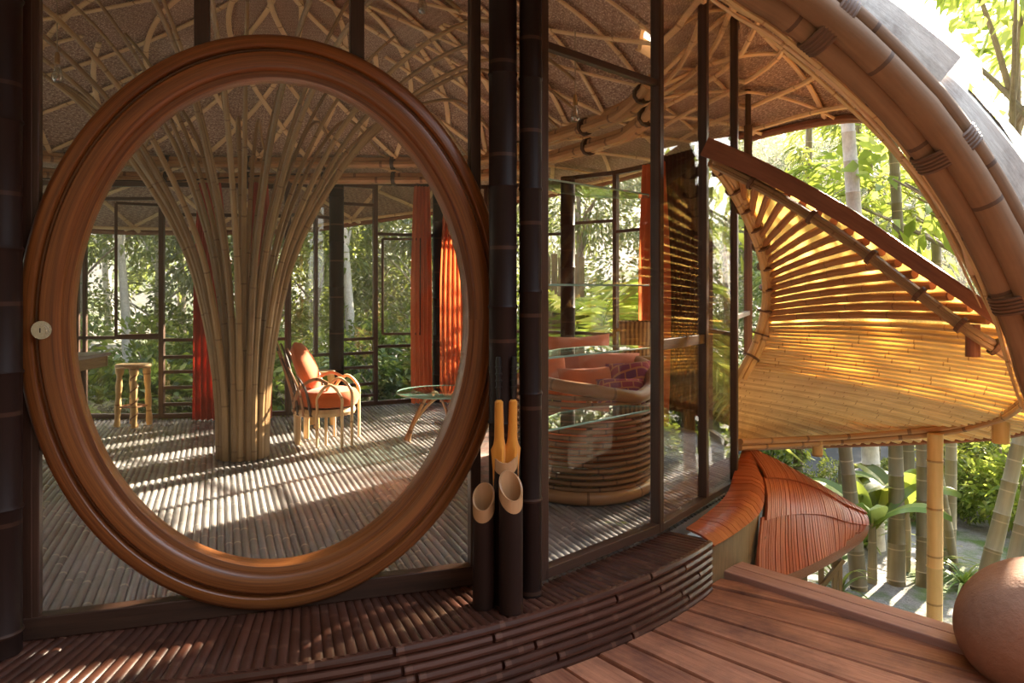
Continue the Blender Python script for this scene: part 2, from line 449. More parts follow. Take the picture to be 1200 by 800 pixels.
# ================================================================== SETTING
C0 = Vector((-1.7, 6.3, 0))          # centre of the round floor, ledge and deck
WALL = [Vector(p) for p in ((-1.94, 3.08, 0), (-.18, 3.66, 0), (.10, 3.60, 0), (.82, 4.34, 0), (1.22, 4.90, 0), (1.55, 5.36, 0), (1.95, 6.35, 0))]
FAR = [Vector(p) for p in ((-6.3, 6.6, 0), (-5.9, 7.8, 0), (-4.70, 8.29, 0), (-3.78, 8.29, 0), (-2.48, 8.50, 0), (-2.05, 9.00, 0), (-1.65, 9.26, 0), (-.96, 9.60, 0),
                           (-.32, 9.66, 0), (.68, 9.25, 0), (1.19, 8.80, 0), (1.52, 8.25, 0), (1.90, 7.40, 0))]
LEFT = [Vector((-2.6, 2.95, 0)), Vector((-4.6, 3.4, 0)), Vector((-6.0, 4.8, 0))]
POLY = [Vector((-2.6, 2.87, 0))] + WALL + FAR[::-1] + LEFT[::-1]

def clip_line(p, d):
    """smallest and largest parameter where the line p+d*t crosses the floor outline"""
    ts = []
    for i in range(len(POLY)):
        a, b = POLY[i], POLY[(i+1) % len(POLY)]; e = b-a
        den = d.x*e.y - d.y*e.x
        if abs(den) < 1e-9: continue
        w = a-p; t = (w.x*e.y - w.y*e.x)/den; u = (w.x*d.y - w.y*d.x)/den
        if 0 <= u <= 1: ts.append(t)
    return (min(ts), max(ts)) if len(ts) >= 2 else None
def strip(mb, a, b, r, h, z, spacing=.55):
    """half-round bamboo split lying between a and b"""
    d = (b-a); L = d.length; d.normalize(); s = Vector((-d.y, d.x, 0)); n = 5
    prof = [(math.cos(math.pi*k/n)*r, math.sin(math.pi*k/n)*h) for k in range(n+1)]
    o = random.random()*spacing; qs = [0]; x = spacing-o
    while x < L-.03:
        if x > .03: qs += [x-.012, x, x+.012]
        x += spacing
    qs.append(L); rows = []; uvs = []
    for i, q in enumerate(qs):
        k_ = 1.12 if (i % 3 == 2 and i < len(qs)-1) else 1.0
        c = a+d*q
        rows.append([Vector((c.x, c.y, z)) + s*px_ + Vector((0, 0, pz*k_)) for px_, pz in prof])
        uvs.append([(k/n, q+o-.5*spacing) for k in range(n+1)])
    mb.grid(rows, uvs)

# ---- floor
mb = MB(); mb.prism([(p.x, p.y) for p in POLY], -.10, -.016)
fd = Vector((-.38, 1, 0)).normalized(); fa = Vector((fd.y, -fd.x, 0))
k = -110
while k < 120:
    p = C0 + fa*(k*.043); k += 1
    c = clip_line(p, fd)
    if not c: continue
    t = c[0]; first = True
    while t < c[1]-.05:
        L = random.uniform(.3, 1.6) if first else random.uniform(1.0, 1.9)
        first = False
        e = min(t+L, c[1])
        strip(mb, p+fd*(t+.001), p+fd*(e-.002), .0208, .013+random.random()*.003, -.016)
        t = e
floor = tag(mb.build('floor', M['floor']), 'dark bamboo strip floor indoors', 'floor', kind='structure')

# ---- ledge outside the glass and its stepped face
def wall_r(th):
    d = Vector((math.cos(th), math.sin(th), 0)); best = 0
    for i in range(len(POLY)):
        a, b = POLY[i], POLY[(i+1) % len(POLY)]; e = b-a; den = d.x*e.y-d.y*e.x
        if abs(den) < 1e-9: continue
        w = a-C0; t = (w.x*e.y-w.y*e.x)/den; u = (w.x*d.y-w.y*d.x)/den
        if 0 <= u <= 1 and t > 0: best = max(best, t)
    return best
def pol(th, r, z=0): return Vector((C0.x+r*math.cos(th), C0.y+r*math.sin(th), z))
R_L = 3.46
def RL(th): return float(np.interp(math.degrees(th), [-135, -110, -87, -78, -57, -35], [3.66, 3.65, 3.60, 3.555, 3.465, 3.46]))
mb = MB(); th = math.radians(-135)
while th < math.radians(-36):
    r0 = wall_r(th)
    if r0 < RL(th)-.03:
        strip(mb, pol(th, r0), pol(th, RL(th)), .0212, .012, -.012, .45)
    th += .0125
poly = [pol(math.radians(a), R_L-.004) for a in range(-135, -34, 2)] + [pol(math.radians(a), 2.85) for a in range(-35, -136, -2)]
rows = [[pol(math.radians(a), rr if rr else RL(math.radians(a)), -.012) for a in range(-135, -33, 2)] for rr in (2.9, 0)]
mb.grid(rows)
tag(mb.build('trim_1', M['ledge']), 'ledge of short bamboo splits outside the glass wall', 'ledge', kind='structure')
mb = MB()
for row in range(7):
    z = -.022-row*.042; a = -135.0
    while a < -36:
        e = min(a+random.uniform(8, 26), -35.6); n = max(2, int((e-a)/2))
        path = [pol(q, RL(q)-.008, z) for q in (math.radians(a+.12+(e-a-.24)*i/n) for i in range(n+1))]
        mb.tube(path, .0205, 8, True, v0=-.02)
        a = e
rows = [[pol(math.radians(a), RL(math.radians(a))-.012, zz) for a in range(-135, -34, 2)] for zz in (-.005, -.40)]
mb.grid(rows)
tag(mb.build('baseboard_front', M['ledge']), 'stepped face of horizontal bamboo splits below the ledge', 'step', kind='structure')

# ---- deck
ZD = -.285
mb = MB(); a = -118.0
while a < -32.5:
    w = random.uniform(2.6, 3.7); a2 = min(a+w, -32.0); n = 14; rows = []; uvs = []
    ph = random.random()*6; dz = random.uniform(-.004, .004); g = .17
    for i in range(n+1):
        r = 3.40+(6.6-3.40)*i/n; j = math.sin(i*1.3+ph)*.0015
        l, rr = math.radians(a+g*3.4/r)+j/2, math.radians(a2-g*3.4/r)-j/3
        cs = [(l, -.06), (l, -.008), (l+.0012, 0), (rr-.0012, 0), (rr, -.008), (rr, -.06)]
        rows.append([pol(q, r, ZD+z+dz+math.sin(i*.8+ph)*.0012) for q, z in cs])
        uvs.append([(0, r), (.05, r), (.06, r), (.06+r*(rr-l), r), (.07+r*(rr-l), r), (.12+r*(rr-l), r)])
    mb.grid(rows, uvs); a = a2
rows = [[pol(math.radians(q), rr, ZD-.062) for q in range(-118, -31, 2)] for rr in (3.4, 6.6)]
mb.grid(rows)
deck = tag(mb.build('trim_2', M['deck'], None, True), 'weathered plank deck fanning out from the round house', 'deck', kind='structure')
e0, e1 = Vector((1.30, 4.50, ZD+.012)), Vector((2.06, 3.64, ZD+.012)); ed = (e1-e0).normalized(); en = Vector((-ed.y, ed.x, 0))
if en.x < 0: en = -en
mb = MB()
for i in range(2): mb.beam(e0-ed*.05+en*(.0+.112*i), e1+ed*.28+en*(.0+.112*i), .107, .05)
tag(mb.build('trim_3', M['deckedge'], None, False, .006), 'two paler boards edging the deck', 'deck edge', kind='structure')
mb = MB(); mb.beam(e0-ed*.1+en*.17+Vector((0, 0, -.13)), e1+ed*1.8+en*.17+Vector((0, 0, -.13)), .04, .2)
tag(mb.build('trim_4', M['deckedge'], None, False, .004), 'fascia board under the deck edge', 'deck edge', kind='structure')

# ---- roof shell
CR = Vector((-1.9, 6.2, 0)); ZR = 2.88; HD = 1.15
ringpts = [Vector((x, y, ZR)) for x, y in ((-4.9, 8.15), (-4.2, 8.4), (-2.8, 8.5), (-1.42, 8.5), (-.37, 8.3), (.31, 7.2), (.98, 5.75), (.86, 4.65), (.2, 3.95),
                                           (-1, 3.4), (-2.4, 3.15), (-4.4, 3.6), (-5.6, 5.2), (-5.6, 7.0))]
RING = catmull(ringpts, 12, True)
ARCH = ats([(100, 270, 9.8), (330, 271, 9.9), (420, 261, 10.3), (490, 251, 10.6), (600, 236, 10.3), (690, 218, 9.7), (750, 203, 9.1), (820, 182, 8.2), (870, 165, 7.2),
            (930, 150, 6.5), (1000, 140, 5.8), (1040, 147, 5.2), (1070, 175, 4.8), (1110, 235, 4.4), (1150, 310, 4.0), (1178, 365, 3.78)])
BEAM = ats([(1216, 430, 3.52), (1192, 330, 3.5), (1150, 230, 3.45), (1100, 155, 3.4), (1030, 75, 3.35), (960, 8, 3.3), (890, -60, 3.2)])
REST = [Vector(p) for p in ((.55, 2.2, 3.2), (.35, 1.0, 3.42), (-.3, -.2, 3.55), (-1.8, -.9, 3.6), (-3.8, -.4, 3.5), (-6.2, 2.0, 3.3), (-7.2, 6.5, 2.7), (-6.7, 8.7, 2.3))]
EDGE = catmull(ARCH+BEAM+REST, 8, True)
def polar(pts):
    q = sorted((math.atan2(p.y-CR.y, p.x-CR.x), math.hypot(p.x-CR.x, p.y-CR.y), p.z) for p in pts)
    return [np.array([x[i] for x in q]) for i in range(3)]
RT, RR, _ = polar(RING); ET, ER, EZ = polar(EDGE)
BT = np.radians([-180, -60, -45, -38, -30, -20, -10, 5, 30, 180]); BV = [.1, .15, .30, .60, .85, .75, .45, .28, .15, .1]
P2 = 2*math.pi
ZT = np.radians([-180, -165, -140, -80, -55, -42, -28, -2, 180]); ZV = [0, .05, .50, .50, .52, .46, .25, 0, 0]
def ring_z(th): return ZR+float(np.interp((th+math.pi) % (2*math.pi) - math.pi, ZT, ZV))
def wrap(th): return (th+math.pi) % P2 - math.pi
def roofpt(th, s, off=0.0):
    t_ = wrap(th)
    rr = float(np.interp(t_, RT, RR, period=P2)); re = float(np.interp(t_, ET, ER, period=P2)); ze = float(np.interp(t_, ET, EZ, period=P2))
    zr = ring_z(th)
    if s <= 1: r = rr*s; z = zr+(ZR+HD-zr)*(1-s*s)
    else:
        t = s-1; b = float(np.interp(t_, BT, BV)); r = rr+(re-rr)*t; z = zr+(ze-zr)*t+b*4*t*(1-t)
    return Vector((CR.x+r*math.cos(th), CR.y+r*math.sin(th), z+off))
def roofn(th, s):
    e = .01; a = roofpt(th+e, s)-roofpt(th-e, s); b = roofpt(th, min(s+e, 2))-roofpt(th, max(s-e, 0.02))
    n = a.cross(b).normalized()
    return n if n.z < 0 else -n         # points down into the room
def under(th, s, d): return roofpt(th, s)+roofn(th, s)*d
NTH = 240; SS = [.04]+[.08*i for i in range(1, 13)]+[1.0]+[1+.06*i for i in range(1, 17)]+[2.0]
THS = [-math.pi+P2*i/NTH for i in range(NTH)]
# the roof light: a pane let into the dome where the ray of the photograph's bright square ends
o_, d_ = Vector((0, 0, EYE)), Vector((.177, 1, .328)); hit = None
for i in range(300, 1200):
    p = o_+d_*(i*.01); th = math.atan2(p.y-CR.y, p.x-CR.x); r = math.hypot(p.x-CR.x, p.y-CR.y)
    rr = float(np.interp(th, RT, RR, period=P2))
    if r < rr*.995 and p.z > roofpt(th, r/rr).z: hit = (th, r/rr, p); break
    if r >= rr and i*.01 > 4.5:
        re = float(np.interp(th, ET, ER, period=P2)); s_ = 1+(r-rr)/(re-rr)
        if s_ < 2 and p.z > roofpt(th, s_).z: hit = (th, s_, p); break
hole = set()
if hit:
    i0 = int((hit[0]+math.pi)/P2*NTH); j0 = max(j for j in range(len(SS)-1) if SS[j] <= hit[1])
    for di in (0, 1, 2, 3): hole.add((j0, (i0+di) % NTH)); 
    print('ROOFLIGHT', hit, j0, i0)
def shell(off):
    mb = MB(); rows = []; uvs = []
    for s in SS:
        row = []; uv = []
        for th in THS:
            p = roofpt(th, s, off); row.append(p); uv.append((th*3.0, s*2.6))
        rows.append(row); uvs.append(uv)
    m = NTH; base = 0
    for r in rows: mb.v.extend(r)
    for i in range(len(SS)-1):
        for j in range(m):
            if (i, j) in hole: continue
            k = (j+1) % m; du = P2*3.0 if k == 0 else 0
            mb.face((i*m+j, i*m+k, (i+1)*m+k, (i+1)*m+j), (uvs[i][j], (uvs[i][k][0]+du, uvs[i][k][1]), (uvs[i+1][k][0]+du, uvs[i+1][k][1]), uvs[i+1][j]))
    return mb
ceil = tag(shell(0).build('ceiling', M['mat']), 'woven bamboo mat ceiling of the domed roof with a bamboo lattice', 'ceiling', kind='structure')
shell(.10).build('outer_shell', M['rooftile'], ceil)
mb = MB(); mb.grid([[roofpt(th, 2.0, z) for th in THS] for z in (0, .10)], None, True); mb.build('eave_edge', M['reddark'], ceil)
mb = MB()
if hit:
    ths = [THS[i0 % NTH], THS[(i0+4) % NTH]]; s0, s1 = SS[j0], SS[j0+1]
    q = [(ths[0], s0), (ths[1], s0), (ths[1], s1), (ths[0], s1)]
    for i in range(4):
        a, b = q[i], q[(i+1) % 4]
        mb.beam(roofpt(*a, .05), roofpt(*b, .05), .025, .10)
    mb.build('roof_light_frame', M['palewood'], ceil, False)
    mb = MB(); mb.grid([[roofpt(*q[0], .11), roofpt(*q[1], .11)], [roofpt(*q[3], .11), roofpt(*q[2], .11)]]); mb.build('roof_light_pane', M['glass'], ceil, solid=.006)
NL = 30
for fam in (1, -1):
    for i in range(NL):
        th0 = P2*(i+.25)/NL; path = []
        for k in range(46):
            sb = .55 if i % 2 else .22; s = sb+(1.97-sb)*k/45
            th = th0+fam*((s-1)*.85 if s < 1 else (s-1)*.34)
            path.append(under(th, s, .030 if fam == 1 else .052))
        mb = MB(); mb.tube(path, .027, 6, True, flat=.45); mb.build('lattice_strip', M['lattice'], ceil)
for s, a0, a1 in ((1.14, -40, 22), (1.30, -41, 22), (1.46, -42, 22), (1.62, -43, 22), (1.78, -43, 22), (1.92, -43, 160)):
    n = int((a1-a0)/3); mb = MB()
    mb.tube([under(math.radians(a0+(a1-a0)*k/n), s, .075) for k in range(n+1)], .02, 6); mb.build('purlin', M['lattice'], ceil)
th_e = [math.radians(-30+195*k/110) for k in range(111)]
mb = MB()
for d, s in ((.03, 1.985), (-.02, 2.0)):
    mb.tube([under(th, s, d) for th in th_e], .034, 8)
mb.build('eave_pole', M['reddark'], ceil)

# ---- ring beams (open towards the deck, where the glass wall stands under the dome)
RB = [q for q in RING if not -158 < math.degrees(math.atan2(q.y-CR.y, q.x-CR.x)) < -13]
RB = sorted(RB, key=lambda q: (math.atan2(q.y-CR.y, q.x-CR.x)+.4) % P2)
for z, k_, lab in ((ZR-.02, 1.0, 'upper'), (ZR-.19, 1.012, 'lower')):
    t = thing('trim_%d' % (5 if z > ZR-.1 else 6), (CR.x, CR.y, z), lab + ' bamboo ring beam around the room under the dome', 'beam', kind='structure')
    ctr = Vector((CR.x, CR.y, 0))
    for dx, dz in ((-.03, -.02), (.03, -.022), (0, .03)):
        path = []
        for p in RB:
            v = Vector((p.x-ctr.x, p.y-ctr.y, 0)); path.append(ctr+v*k_+v.normalized()*dx+Vector((0, 0, z-.07+dz+ring_z(math.atan2(v.y, v.x))-ZR)))
        mb = MB(); mb.tube(path, .036, 7); mb.build('bamboo_pole', M['ring'], t)
    mb = MB()
    for i in range(2, len(RB)-1, 7):
        p = RB[i]; q = RB[i+1]; v = Vector((p.x-ctr.x, p.y-ctr.y, 0)); c = ctr+v*k_+Vector((0, 0, z-.07+ring_z(math.atan2(v.y, v.x))-ZR)); d = (q-p).normalized()
        mb.tube([c-d*.02, c+d*.02], .078, 10)
    mb.build('lashing', M['darkwood'], t)

# ---- glazed walls
WN = [0]
def window(A, B, z0, z1, label, bars=(), posts=(), fw=.05, fd_=.06, matf='frame', pane=True, casement=None, sill=True, ends=(1, 1)):
    """framed glazing from A to B; bars = heights or (height, u0, u1); posts = fractions or (fraction, z0, z1)"""
    WN[0] += 1
    A, B = Vector(A), Vector(B); A.z = B.z = 0
    t = thing('window_%d' % WN[0], (A.x, A.y, z0), label, 'window', kind='structure')
    d = B-A; L = d.length; up = Vector((0, 0, 1))
    mb = MB()
    if ends[0]: mb.beam(A+up*z0, A+up*z1, fd_, fw, d)
    if ends[1]: mb.beam(B+up*z0, B+up*z1, fd_, fw, d)
    mb.beam(A+up*(z0+fw/2), B+up*(z0+fw/2), fd_, fw); mb.beam(A+up*(z1-fw/2), B+up*(z1-fw/2), fd_, fw)
    mb.build('frame', M[matf], t, False, .004)
    for b in bars:
        z, u0, u1, h = (b, 0, 1, .035) if not isinstance(b, tuple) else (b+(.035,))[:4]
        mb = MB(); mb.beam(A+d*u0+up*z, A+d*u1+up*z, .04, h); mb.build('rail', M[matf], t, False, .003)
    for p in posts:
        u, a, b = (p, z0, z1) if not isinstance(p, tuple) else p
        mb = MB(); mb.beam(A+d*u+up*a, A+d*u+up*b, .04, .04, d); mb.build('mullion', M[matf], t, False, .003)
    if pane:
        mb = MB(); mb.grid([[A+up*(z0+.02), B+up*(z0+.02)], [A+up*(z1-.02), B+up*(z1-.02)]]); mb.build('pane', M['glass'], t, False, solid=.006)
    if casement:
        u0, u1, a, b, ang = casement
        h = A+d*u0; e = Matrix.Rotation(ang, 3, 'Z') @ (d*(u1-u0)); mb = MB()
        mb.beam(h+up*a, h+up*b, .03, .03, e); mb.beam(h+e+up*a, h+e+up*b, .03, .03, e)
        mb.beam(h+up*a, h+e+up*a, .03, .03); mb.beam(h+up*b, h+e+up*b, .03, .03)
        c = mb.build('casement', M[matf], t, False, .003)
        mb = MB(); mb.grid([[h+up*a, h+e+up*a], [h+up*b, h+e+up*b]]); mb.build('pane', M['glass'], c, False, solid=.005)
    return t
def zat(y, Y): return EYE-(y-HOR)/F*Y
# far side, from the left
window(FAR[0], FAR[1], 0, 2.55, 'indoor left end window', (.87,))
window(FAR[1], FAR[2], 0, 2.55, 'glazing left of the bar stool', (.87, 2.37))
window(FAR[2], FAR[3], 0, 2.55, 'window bay behind the bar stool with an open casement', (.87, 2.37), ((.10, 0, 2.37), ), casement=(.98, .52, .90, 2.30, .5))
window(FAR[3], FAR[4], 0, 2.55, 'window bay with low rails behind the bamboo column', (.845, (.66, 0, .35), (.50, 0, .35), (.33, 0, .35), (.15, 0, .35), 2.2), (.35, .72))
window(FAR[4], FAR[5], 0, 2.6, 'narrow window bay behind the armchair', (.64, 2.22), ((.55, .64, 2.22),))
window(FAR[5], FAR[6], 0, 2.65, 'rail bay right of the dark post', (.80, .63, .46, .26, .12, 2.40))
window(FAR[6], FAR[7], 0, 2.7, 'window bay with an open casement beside the orange curtains', (.70, 2.06), casement=(.12, .72, .85, 2.0, -.35))
window(FAR[7], FAR[8], 0, 2.7, 'window bay behind the glass coffee table', (.70, 2.06))
window(FAR[8], FAR[9], 0, 2.7, 'window bay hidden behind the dark posts', (.87, 2.06), (.5,))
window(FAR[9], FAR[10], 0, 2.75, 'window bay behind the sofa', (.87, (2.18, 0, 1)), ((.1, .0, 2.75),))
window(FAR[10], FAR[11], 0, 2.75, 'window bay beside the far right curtain', (.93, 2.05))
mb = MB()
for A_, B_ in ((FAR[11], FAR[12]),):
    L_ = (B_-A_).length; n_ = int(L_/.07)
    for i in range(n_): mb.tube([A_.lerp(B_, (i+.5)/n_)+Vector((0, 0, z_)) for z_ in (.0, .7, 1.4, 2.1, 2.78)], .036, 8)
tag(mb.build('wall_back', M['black']), 'short wall of upright bamboo behind the narrow glazed panels', 'wall', kind='structure')
window(FAR[12], WALL[6], 0, 2.75, 'window bay behind the curved screen', (1.0,))
# near side
window(LEFT[0], WALL[0], 0, 3.25, 'glazing beyond the left dark post', matf='darkwood')
window(WALL[2]+Vector((.035, .03, 0)), WALL[3], .03, 3.3, 'tall glazed panel in front of the shelves', (2.555,), (), .05, .06, 'darkwood')
window(WALL[3], WALL[4], .03, 3.55, 'narrow glazed panel with a middle rail', ((1.08, 0, 1, .06),), (), .045, .06, 'darkwood')
window(WALL[4], WALL[5], .03, 3.6, 'rightmost glazed panel by the curved screen', (), (), .04, .05, 'darkwood')
window(WALL[5], WALL[6], .03, 3.3, 'glazing seen through the hole of the curved screen', (1.20,), (), .04, .05, 'frame')

# the bay with the round door
A, B = WALL[0].copy(), WALL[1].copy(); wd = (B-A).normalized(); wnv = Vector((wd.y, -wd.x, 0)); up = Vector((0, 0, 1))
DC = A+wd*.985+up*1.255; DA, DB = 1.015, 1.25        # centre and half axes of the ring
def ell(a, k=0.0, d=0.0):
    """point on the ring outline, k metres inside it and d metres towards the deck"""
    x, z = DA*math.cos(a), DB*math.sin(a); n = Vector((math.cos(a)/DA, math.sin(a)/DB)); n.normalize()
    return DC+wd*(x-n.x*k)+up*(z-n.y*k)+wnv*d
WN[0] += 1
t = thing('window_%d' % WN[0], (A.x, A.y, 0), 'glazed bay around the round door', 'window', kind='structure')
mb = MB(); mb.beam(A-wd*.05+up*.045, B+wd*.05+up*.045, .07, .09); mb.beam(A+up*3.26, B+up*3.26, .07, .06)
mb.beam(A+wd*.02, A+wd*.02+up*3.3, .06, .05, wd); mb.beam(B, B+up*3.3, .06, .05, wd); mb.build('frame', M['darkwood'], t, False, .004)
for px in (237, 418):
    # where the upright crosses the plane of the bay
    kx = (px-600)/F; s = (A.x-kx*A.y)/(kx*wd.y-wd.x); q = A+wd*s
    x = (q-DC).dot(wd); zt = DC.z+DB*math.sqrt(max(0, 1-(x/DA)**2))
    mb = MB(); mb.beam(q+up*(zt-.06), q+up*3.25, .06, .062, wd); mb.build('mullion', M['darkwood'], t, False, .004)
L = (B-A).length; rows = [[], []]; n = 96
for i in range(n):
    a = P2*i/n; p = ell(a, .05); rows[0].append(p)
    v = Vector(((p-DC).dot(wd), (p-DC).dot(up))); sx = ((L-.0-.985) if v.x > 0 else .985)/max(abs(v.x), 1e-6); sz = ((3.25-DC.z) if v.y > 0 else (DC.z-.06))/max(abs(v.y), 1e-6)
    m_ = max(1.0, min(sx, sz)); rows[1].append(DC+wd*v.x*m_+up*v.y*m_)
mb = MB(); mb.grid(rows, None, True); mb.build('pane', M['glass'], t, False, solid=.006)

door = thing('door_1', (DC.x, DC.y, 0), 'big round pivot door with a moulded wooden ring and clear glass', 'door', kind='structure')
prof = [(0, -.05), (0, .040), (.006, .052), (.020, .060), (.052, .062), (.060, .056), (.064, .040), (.072, .040), (.076, .058), (.084, .070), (.110, .076), (.145, .070),
        (.158, .060), (.162, .050), (.170, .050), (.186, .044), (.192, .030), (.192, -.045)]
n = 160; rows = []; uvs = []; acc = 0; pu = [0]
for i in range(1, len(prof)): pu.append(pu[-1]+math.hypot(prof[i][0]-prof[i-1][0], prof[i][1]-prof[i-1][1]))
for i in range(n+1):
    a = P2*i/n
    rows.append([ell(a, k, d) for k, d in prof]+[ell(a, 0, -.05)]); uvs.append([(q, acc) for q in pu]+[(pu[-1]+.2, acc)])
    acc += (ell(P2*(i+1)/n)-ell(a)).length
mb = MB(); mb.grid(rows, uvs); mb.build('ring_frame', M['ringwood'], door)
mb = MB(); mb.v.append(DC.copy()); rim = [ell(P2*i/96, .18) for i in range(96)]; mb.v += rim
for i in range(96): mb.face((0, 1+i, 1+(i+1) % 96), ((0, 0), (1, 0), (1, 1)))
mb.build('pane', M['glass'], door, False, solid=.006)
lc = ell(math.pi*1.005, .095, .072)
mb = MB()
for r_, d0, d1 in ((.036, 0, .010), (.026, .010, .022), (.020, .022, .030)): mb.tube([lc+wnv*d0, lc+wnv*d1], r_, 24)
lk = mb.build('lock', M['steel'], door)
mb = MB(); mb.beam(lc+wnv*.030-up*.009, lc+wnv*.030+up*.009, .003, .004, wd); mb.build('keyhole', M['blackplastic'], lk, False)

# posts
def post(name, base, z1, r, label, mat='black', sp=.5, group=None):
    t = MB(); t.culm(base, Vector((base[0], base[1], z1)), r, sp, 14)
    return tag(t.build(name, M[mat]), label, 'post', group)
post('bamboo_post', at(2, 770, 2.95).to_2d().to_3d()+Vector((-.01, 0, 0)), 3.35, .078, 'thick black bamboo post at the left edge left of the round door')
post('bamboo_post', Vector((-.042, 3.50, 0)), 3.12, .064, 'black bamboo post right of the round door behind the umbrella tubes')
post('bamboo_post', Vector((.085, 3.52, 0)), 3.12, .052, 'slimmer black bamboo post beside the tall glazed panel')
post('bamboo_post', Vector((-2.04, 8.93, 0)), 2.70, .085, 'dark bamboo post behind the armchair', 'black')
post('bamboo_post', Vector((-.90, 9.50, 0)), 2.70, .075, 'dark bamboo post between the two orange curtains', 'black')
post('bamboo_post', Vector((.66, 9.10, 0)), 2.72, .085, 'dark bamboo post seen over the sofa through the tall panel', 'black')
mb = MB(); mb.tube([at(x, y, Y) for x, y, Y in ((30, 209, 7.9), (190, 213, 8.1), (335, 204, 8.35), (440, 208, 9.1), (510, 215, 9.42), (570, 211, 9.4))], .009, 6)
tag(mb.build('trim_7', M['darkwood']), 'thin dark curtain rail across the far windows', 'rail', kind='structure')

# wall panel and red shingled cap to the right of the ledge
def surf(a, b, n=12, m=6, bulge=0):
    A_, B_ = resample(a, n), resample(b, n)
    return [[A_[i].lerp(B_[i], j/m) for j in range(m+1)] for i in range(n+1)]
wt = catmull(ats([(825, 636, 4.34), (856, 618, 4.56), (887, 594, 4.90)]), 6); wb = catmull(ats([(825, 690, 4.34), (852, 688, 4.56), (884, 690, 4.90)]), 6)
rows = surf(wt, wb, 12, 6)
mb = MB(); mb.grid(rows, [[(i*.05, j*.07) for j in range(7)] for i in range(13)]); tag(mb.build('wall_right', M['panelwood'], solid=.03), 'short curved wooden wall panel under the red shingle cap', 'wall', kind='structure')

# ================================================================== RED SHINGLED CAP AND LOWER ROOF
def shingles(mb, P, nu, nv, thick=.012, lift=.010, gap=.04, skew=0.0, phase=.5):
    """overlapping shingles on a surface P(u, v), courses along v (eave at v=1)"""
    for j in range(nv):
        for i in range(nu):
            o = phase*(j % 2)
            u0, u1 = (i+o)/nu, (i+1+o)/nu
            if u0 >= 1: continue
            u1 = min(u1, 1.0); g = gap/nu; u0 += g; u1 -= g
            v0, v1 = max(j/nv-.02, 0), (j+1)/nv
            nn = 4; rows = []; jit = random.random()*.004
            for k in range(nn+1):
                v = v0+(v1-v0)*k/nn; sk = skew*(k/nn)
                a, b = P(min(u0+sk, 1), v), P(min(u1+sk, 1), v)
                e = .01; du = P(min(u0+e, 1), v)-P(max(u0-e, 0), v); dv = P(u0, min(v+e, 1))-P(u0, max(v-e, 0))
                nr = du.cross(dv); nr = nr.normalized() if nr.length > 1e-9 else Vector((0, 0, 1))
                if nr.z < 0: nr = -nr
                h = lift*k/nn+jit
                rows.append([a+nr*(h-thick), a+nr*h, b+nr*h, b+nr*(h-thick), a+nr*(h-thick)])
            w = (rows[0][1]-rows[0][2]).length; L = (rows[0][1]-rows[-1][1]).length; o_ = random.random()*9
            mb.grid(rows, [[(o_, L*k/nn), (o_, L*k/nn), (o_+w, L*k/nn), (o_+w, L*k/nn), (o_, L*k/nn)] for k in range(nn+1)])
            b_ = len(mb.v); e_ = rows[-1]
            mb.v += [e_[0].copy(), e_[1].copy(), e_[2].copy(), e_[3].copy()]; mb.face((b_, b_+1, b_+2, b_+3), ((0, 0), (0, .01), (w, .01), (w, 0)))
capi = resample(catmull(ats([(804, 619, 4.42), (830, 600, 4.75), (851, 580, 5.02), (860, 555, 5.3), (866, 538, 5.5), (871, 524, 5.66)]), 8), 40)
capm = resample(catmull(ats([(824, 629, 4.30), (858, 606, 4.58), (884, 578, 4.92), (886, 556, 5.24), (880, 538, 5.48), (874, 523, 5.64)]), 8), 40)
capo = resample(catmull(ats([(836, 641, 4.27), (866, 622, 4.52), (891, 598, 4.86), (894, 568, 5.20), (884, 542, 5.46), (876, 524, 5.62)]), 8), 40)
def Pcap(u, v):
    a, m_, b = sample(capi, u), sample(capm, u), sample(capo, u)
    p = a.lerp(m_, v/.62) if v < .62 else m_.lerp(b, (v-.62)/.38)
    return p
mb = MB(); shingles(mb, Pcap, 26, 1, .012, .008, .03)
tag(mb.build('ridge_cap', M['redshingle']), 'bent red shingle cap curving along the foot of the glass wall', 'roof cap')
ru = resample(catmull(ats([(874, 522, 5.64), (900, 533, 5.75), (930, 549, 5.9), (960, 566, 6.02), (985, 581, 6.12), (999, 590, 6.16)]), 8), 40)
rl = resample(catmull(ats([(884, 694, 4.70), (912, 676, 5.0), (940, 665, 5.2), (968, 651, 5.45), (985, 641, 5.72), (1000, 630, 5.92)]), 8), 40)
rleft = resample(catmull(ats([(874, 522, 5.64), (892, 552, 5.32), (896, 580, 5.05), (892, 610, 4.86), (886, 650, 4.76), (884, 694, 4.70)]), 8), 30)
def Plow(u, v):
    a, b = sample(ru, u), sample(rl, u); p = a.lerp(b, v)
    w = (1-u)**2; s = ru[0].lerp(rl[0], v)
    p = p+(sample(rleft, v)-s)*w
    p = p+(at(1017, 609, 6.06)-ru[-1].lerp(rl[-1], .5))*(4*v*(1-v)*max(0, u)**5)
    return p+Vector((0, 0, .10*math.sin(math.pi*v)*math.sin(math.pi*min(u, 1))))
t = thing('lower_roof', at(950, 660, 5.4), 'red wood shingled lower roof with a rounded tip beside the deck', 'roof')
mb = MB(); shingles(mb, Plow, 42, 3, .014, .016, .09, .02); mb.build('shingle_courses', M['redshingle'], t)
mb = MB(); mb.grid([[Plow(i/20, j/10)+Vector((0, 0, -.07)) for j in range(11)] for i in range(21)]); mb.build('roof_board', M['reddark'], t, solid=.02)
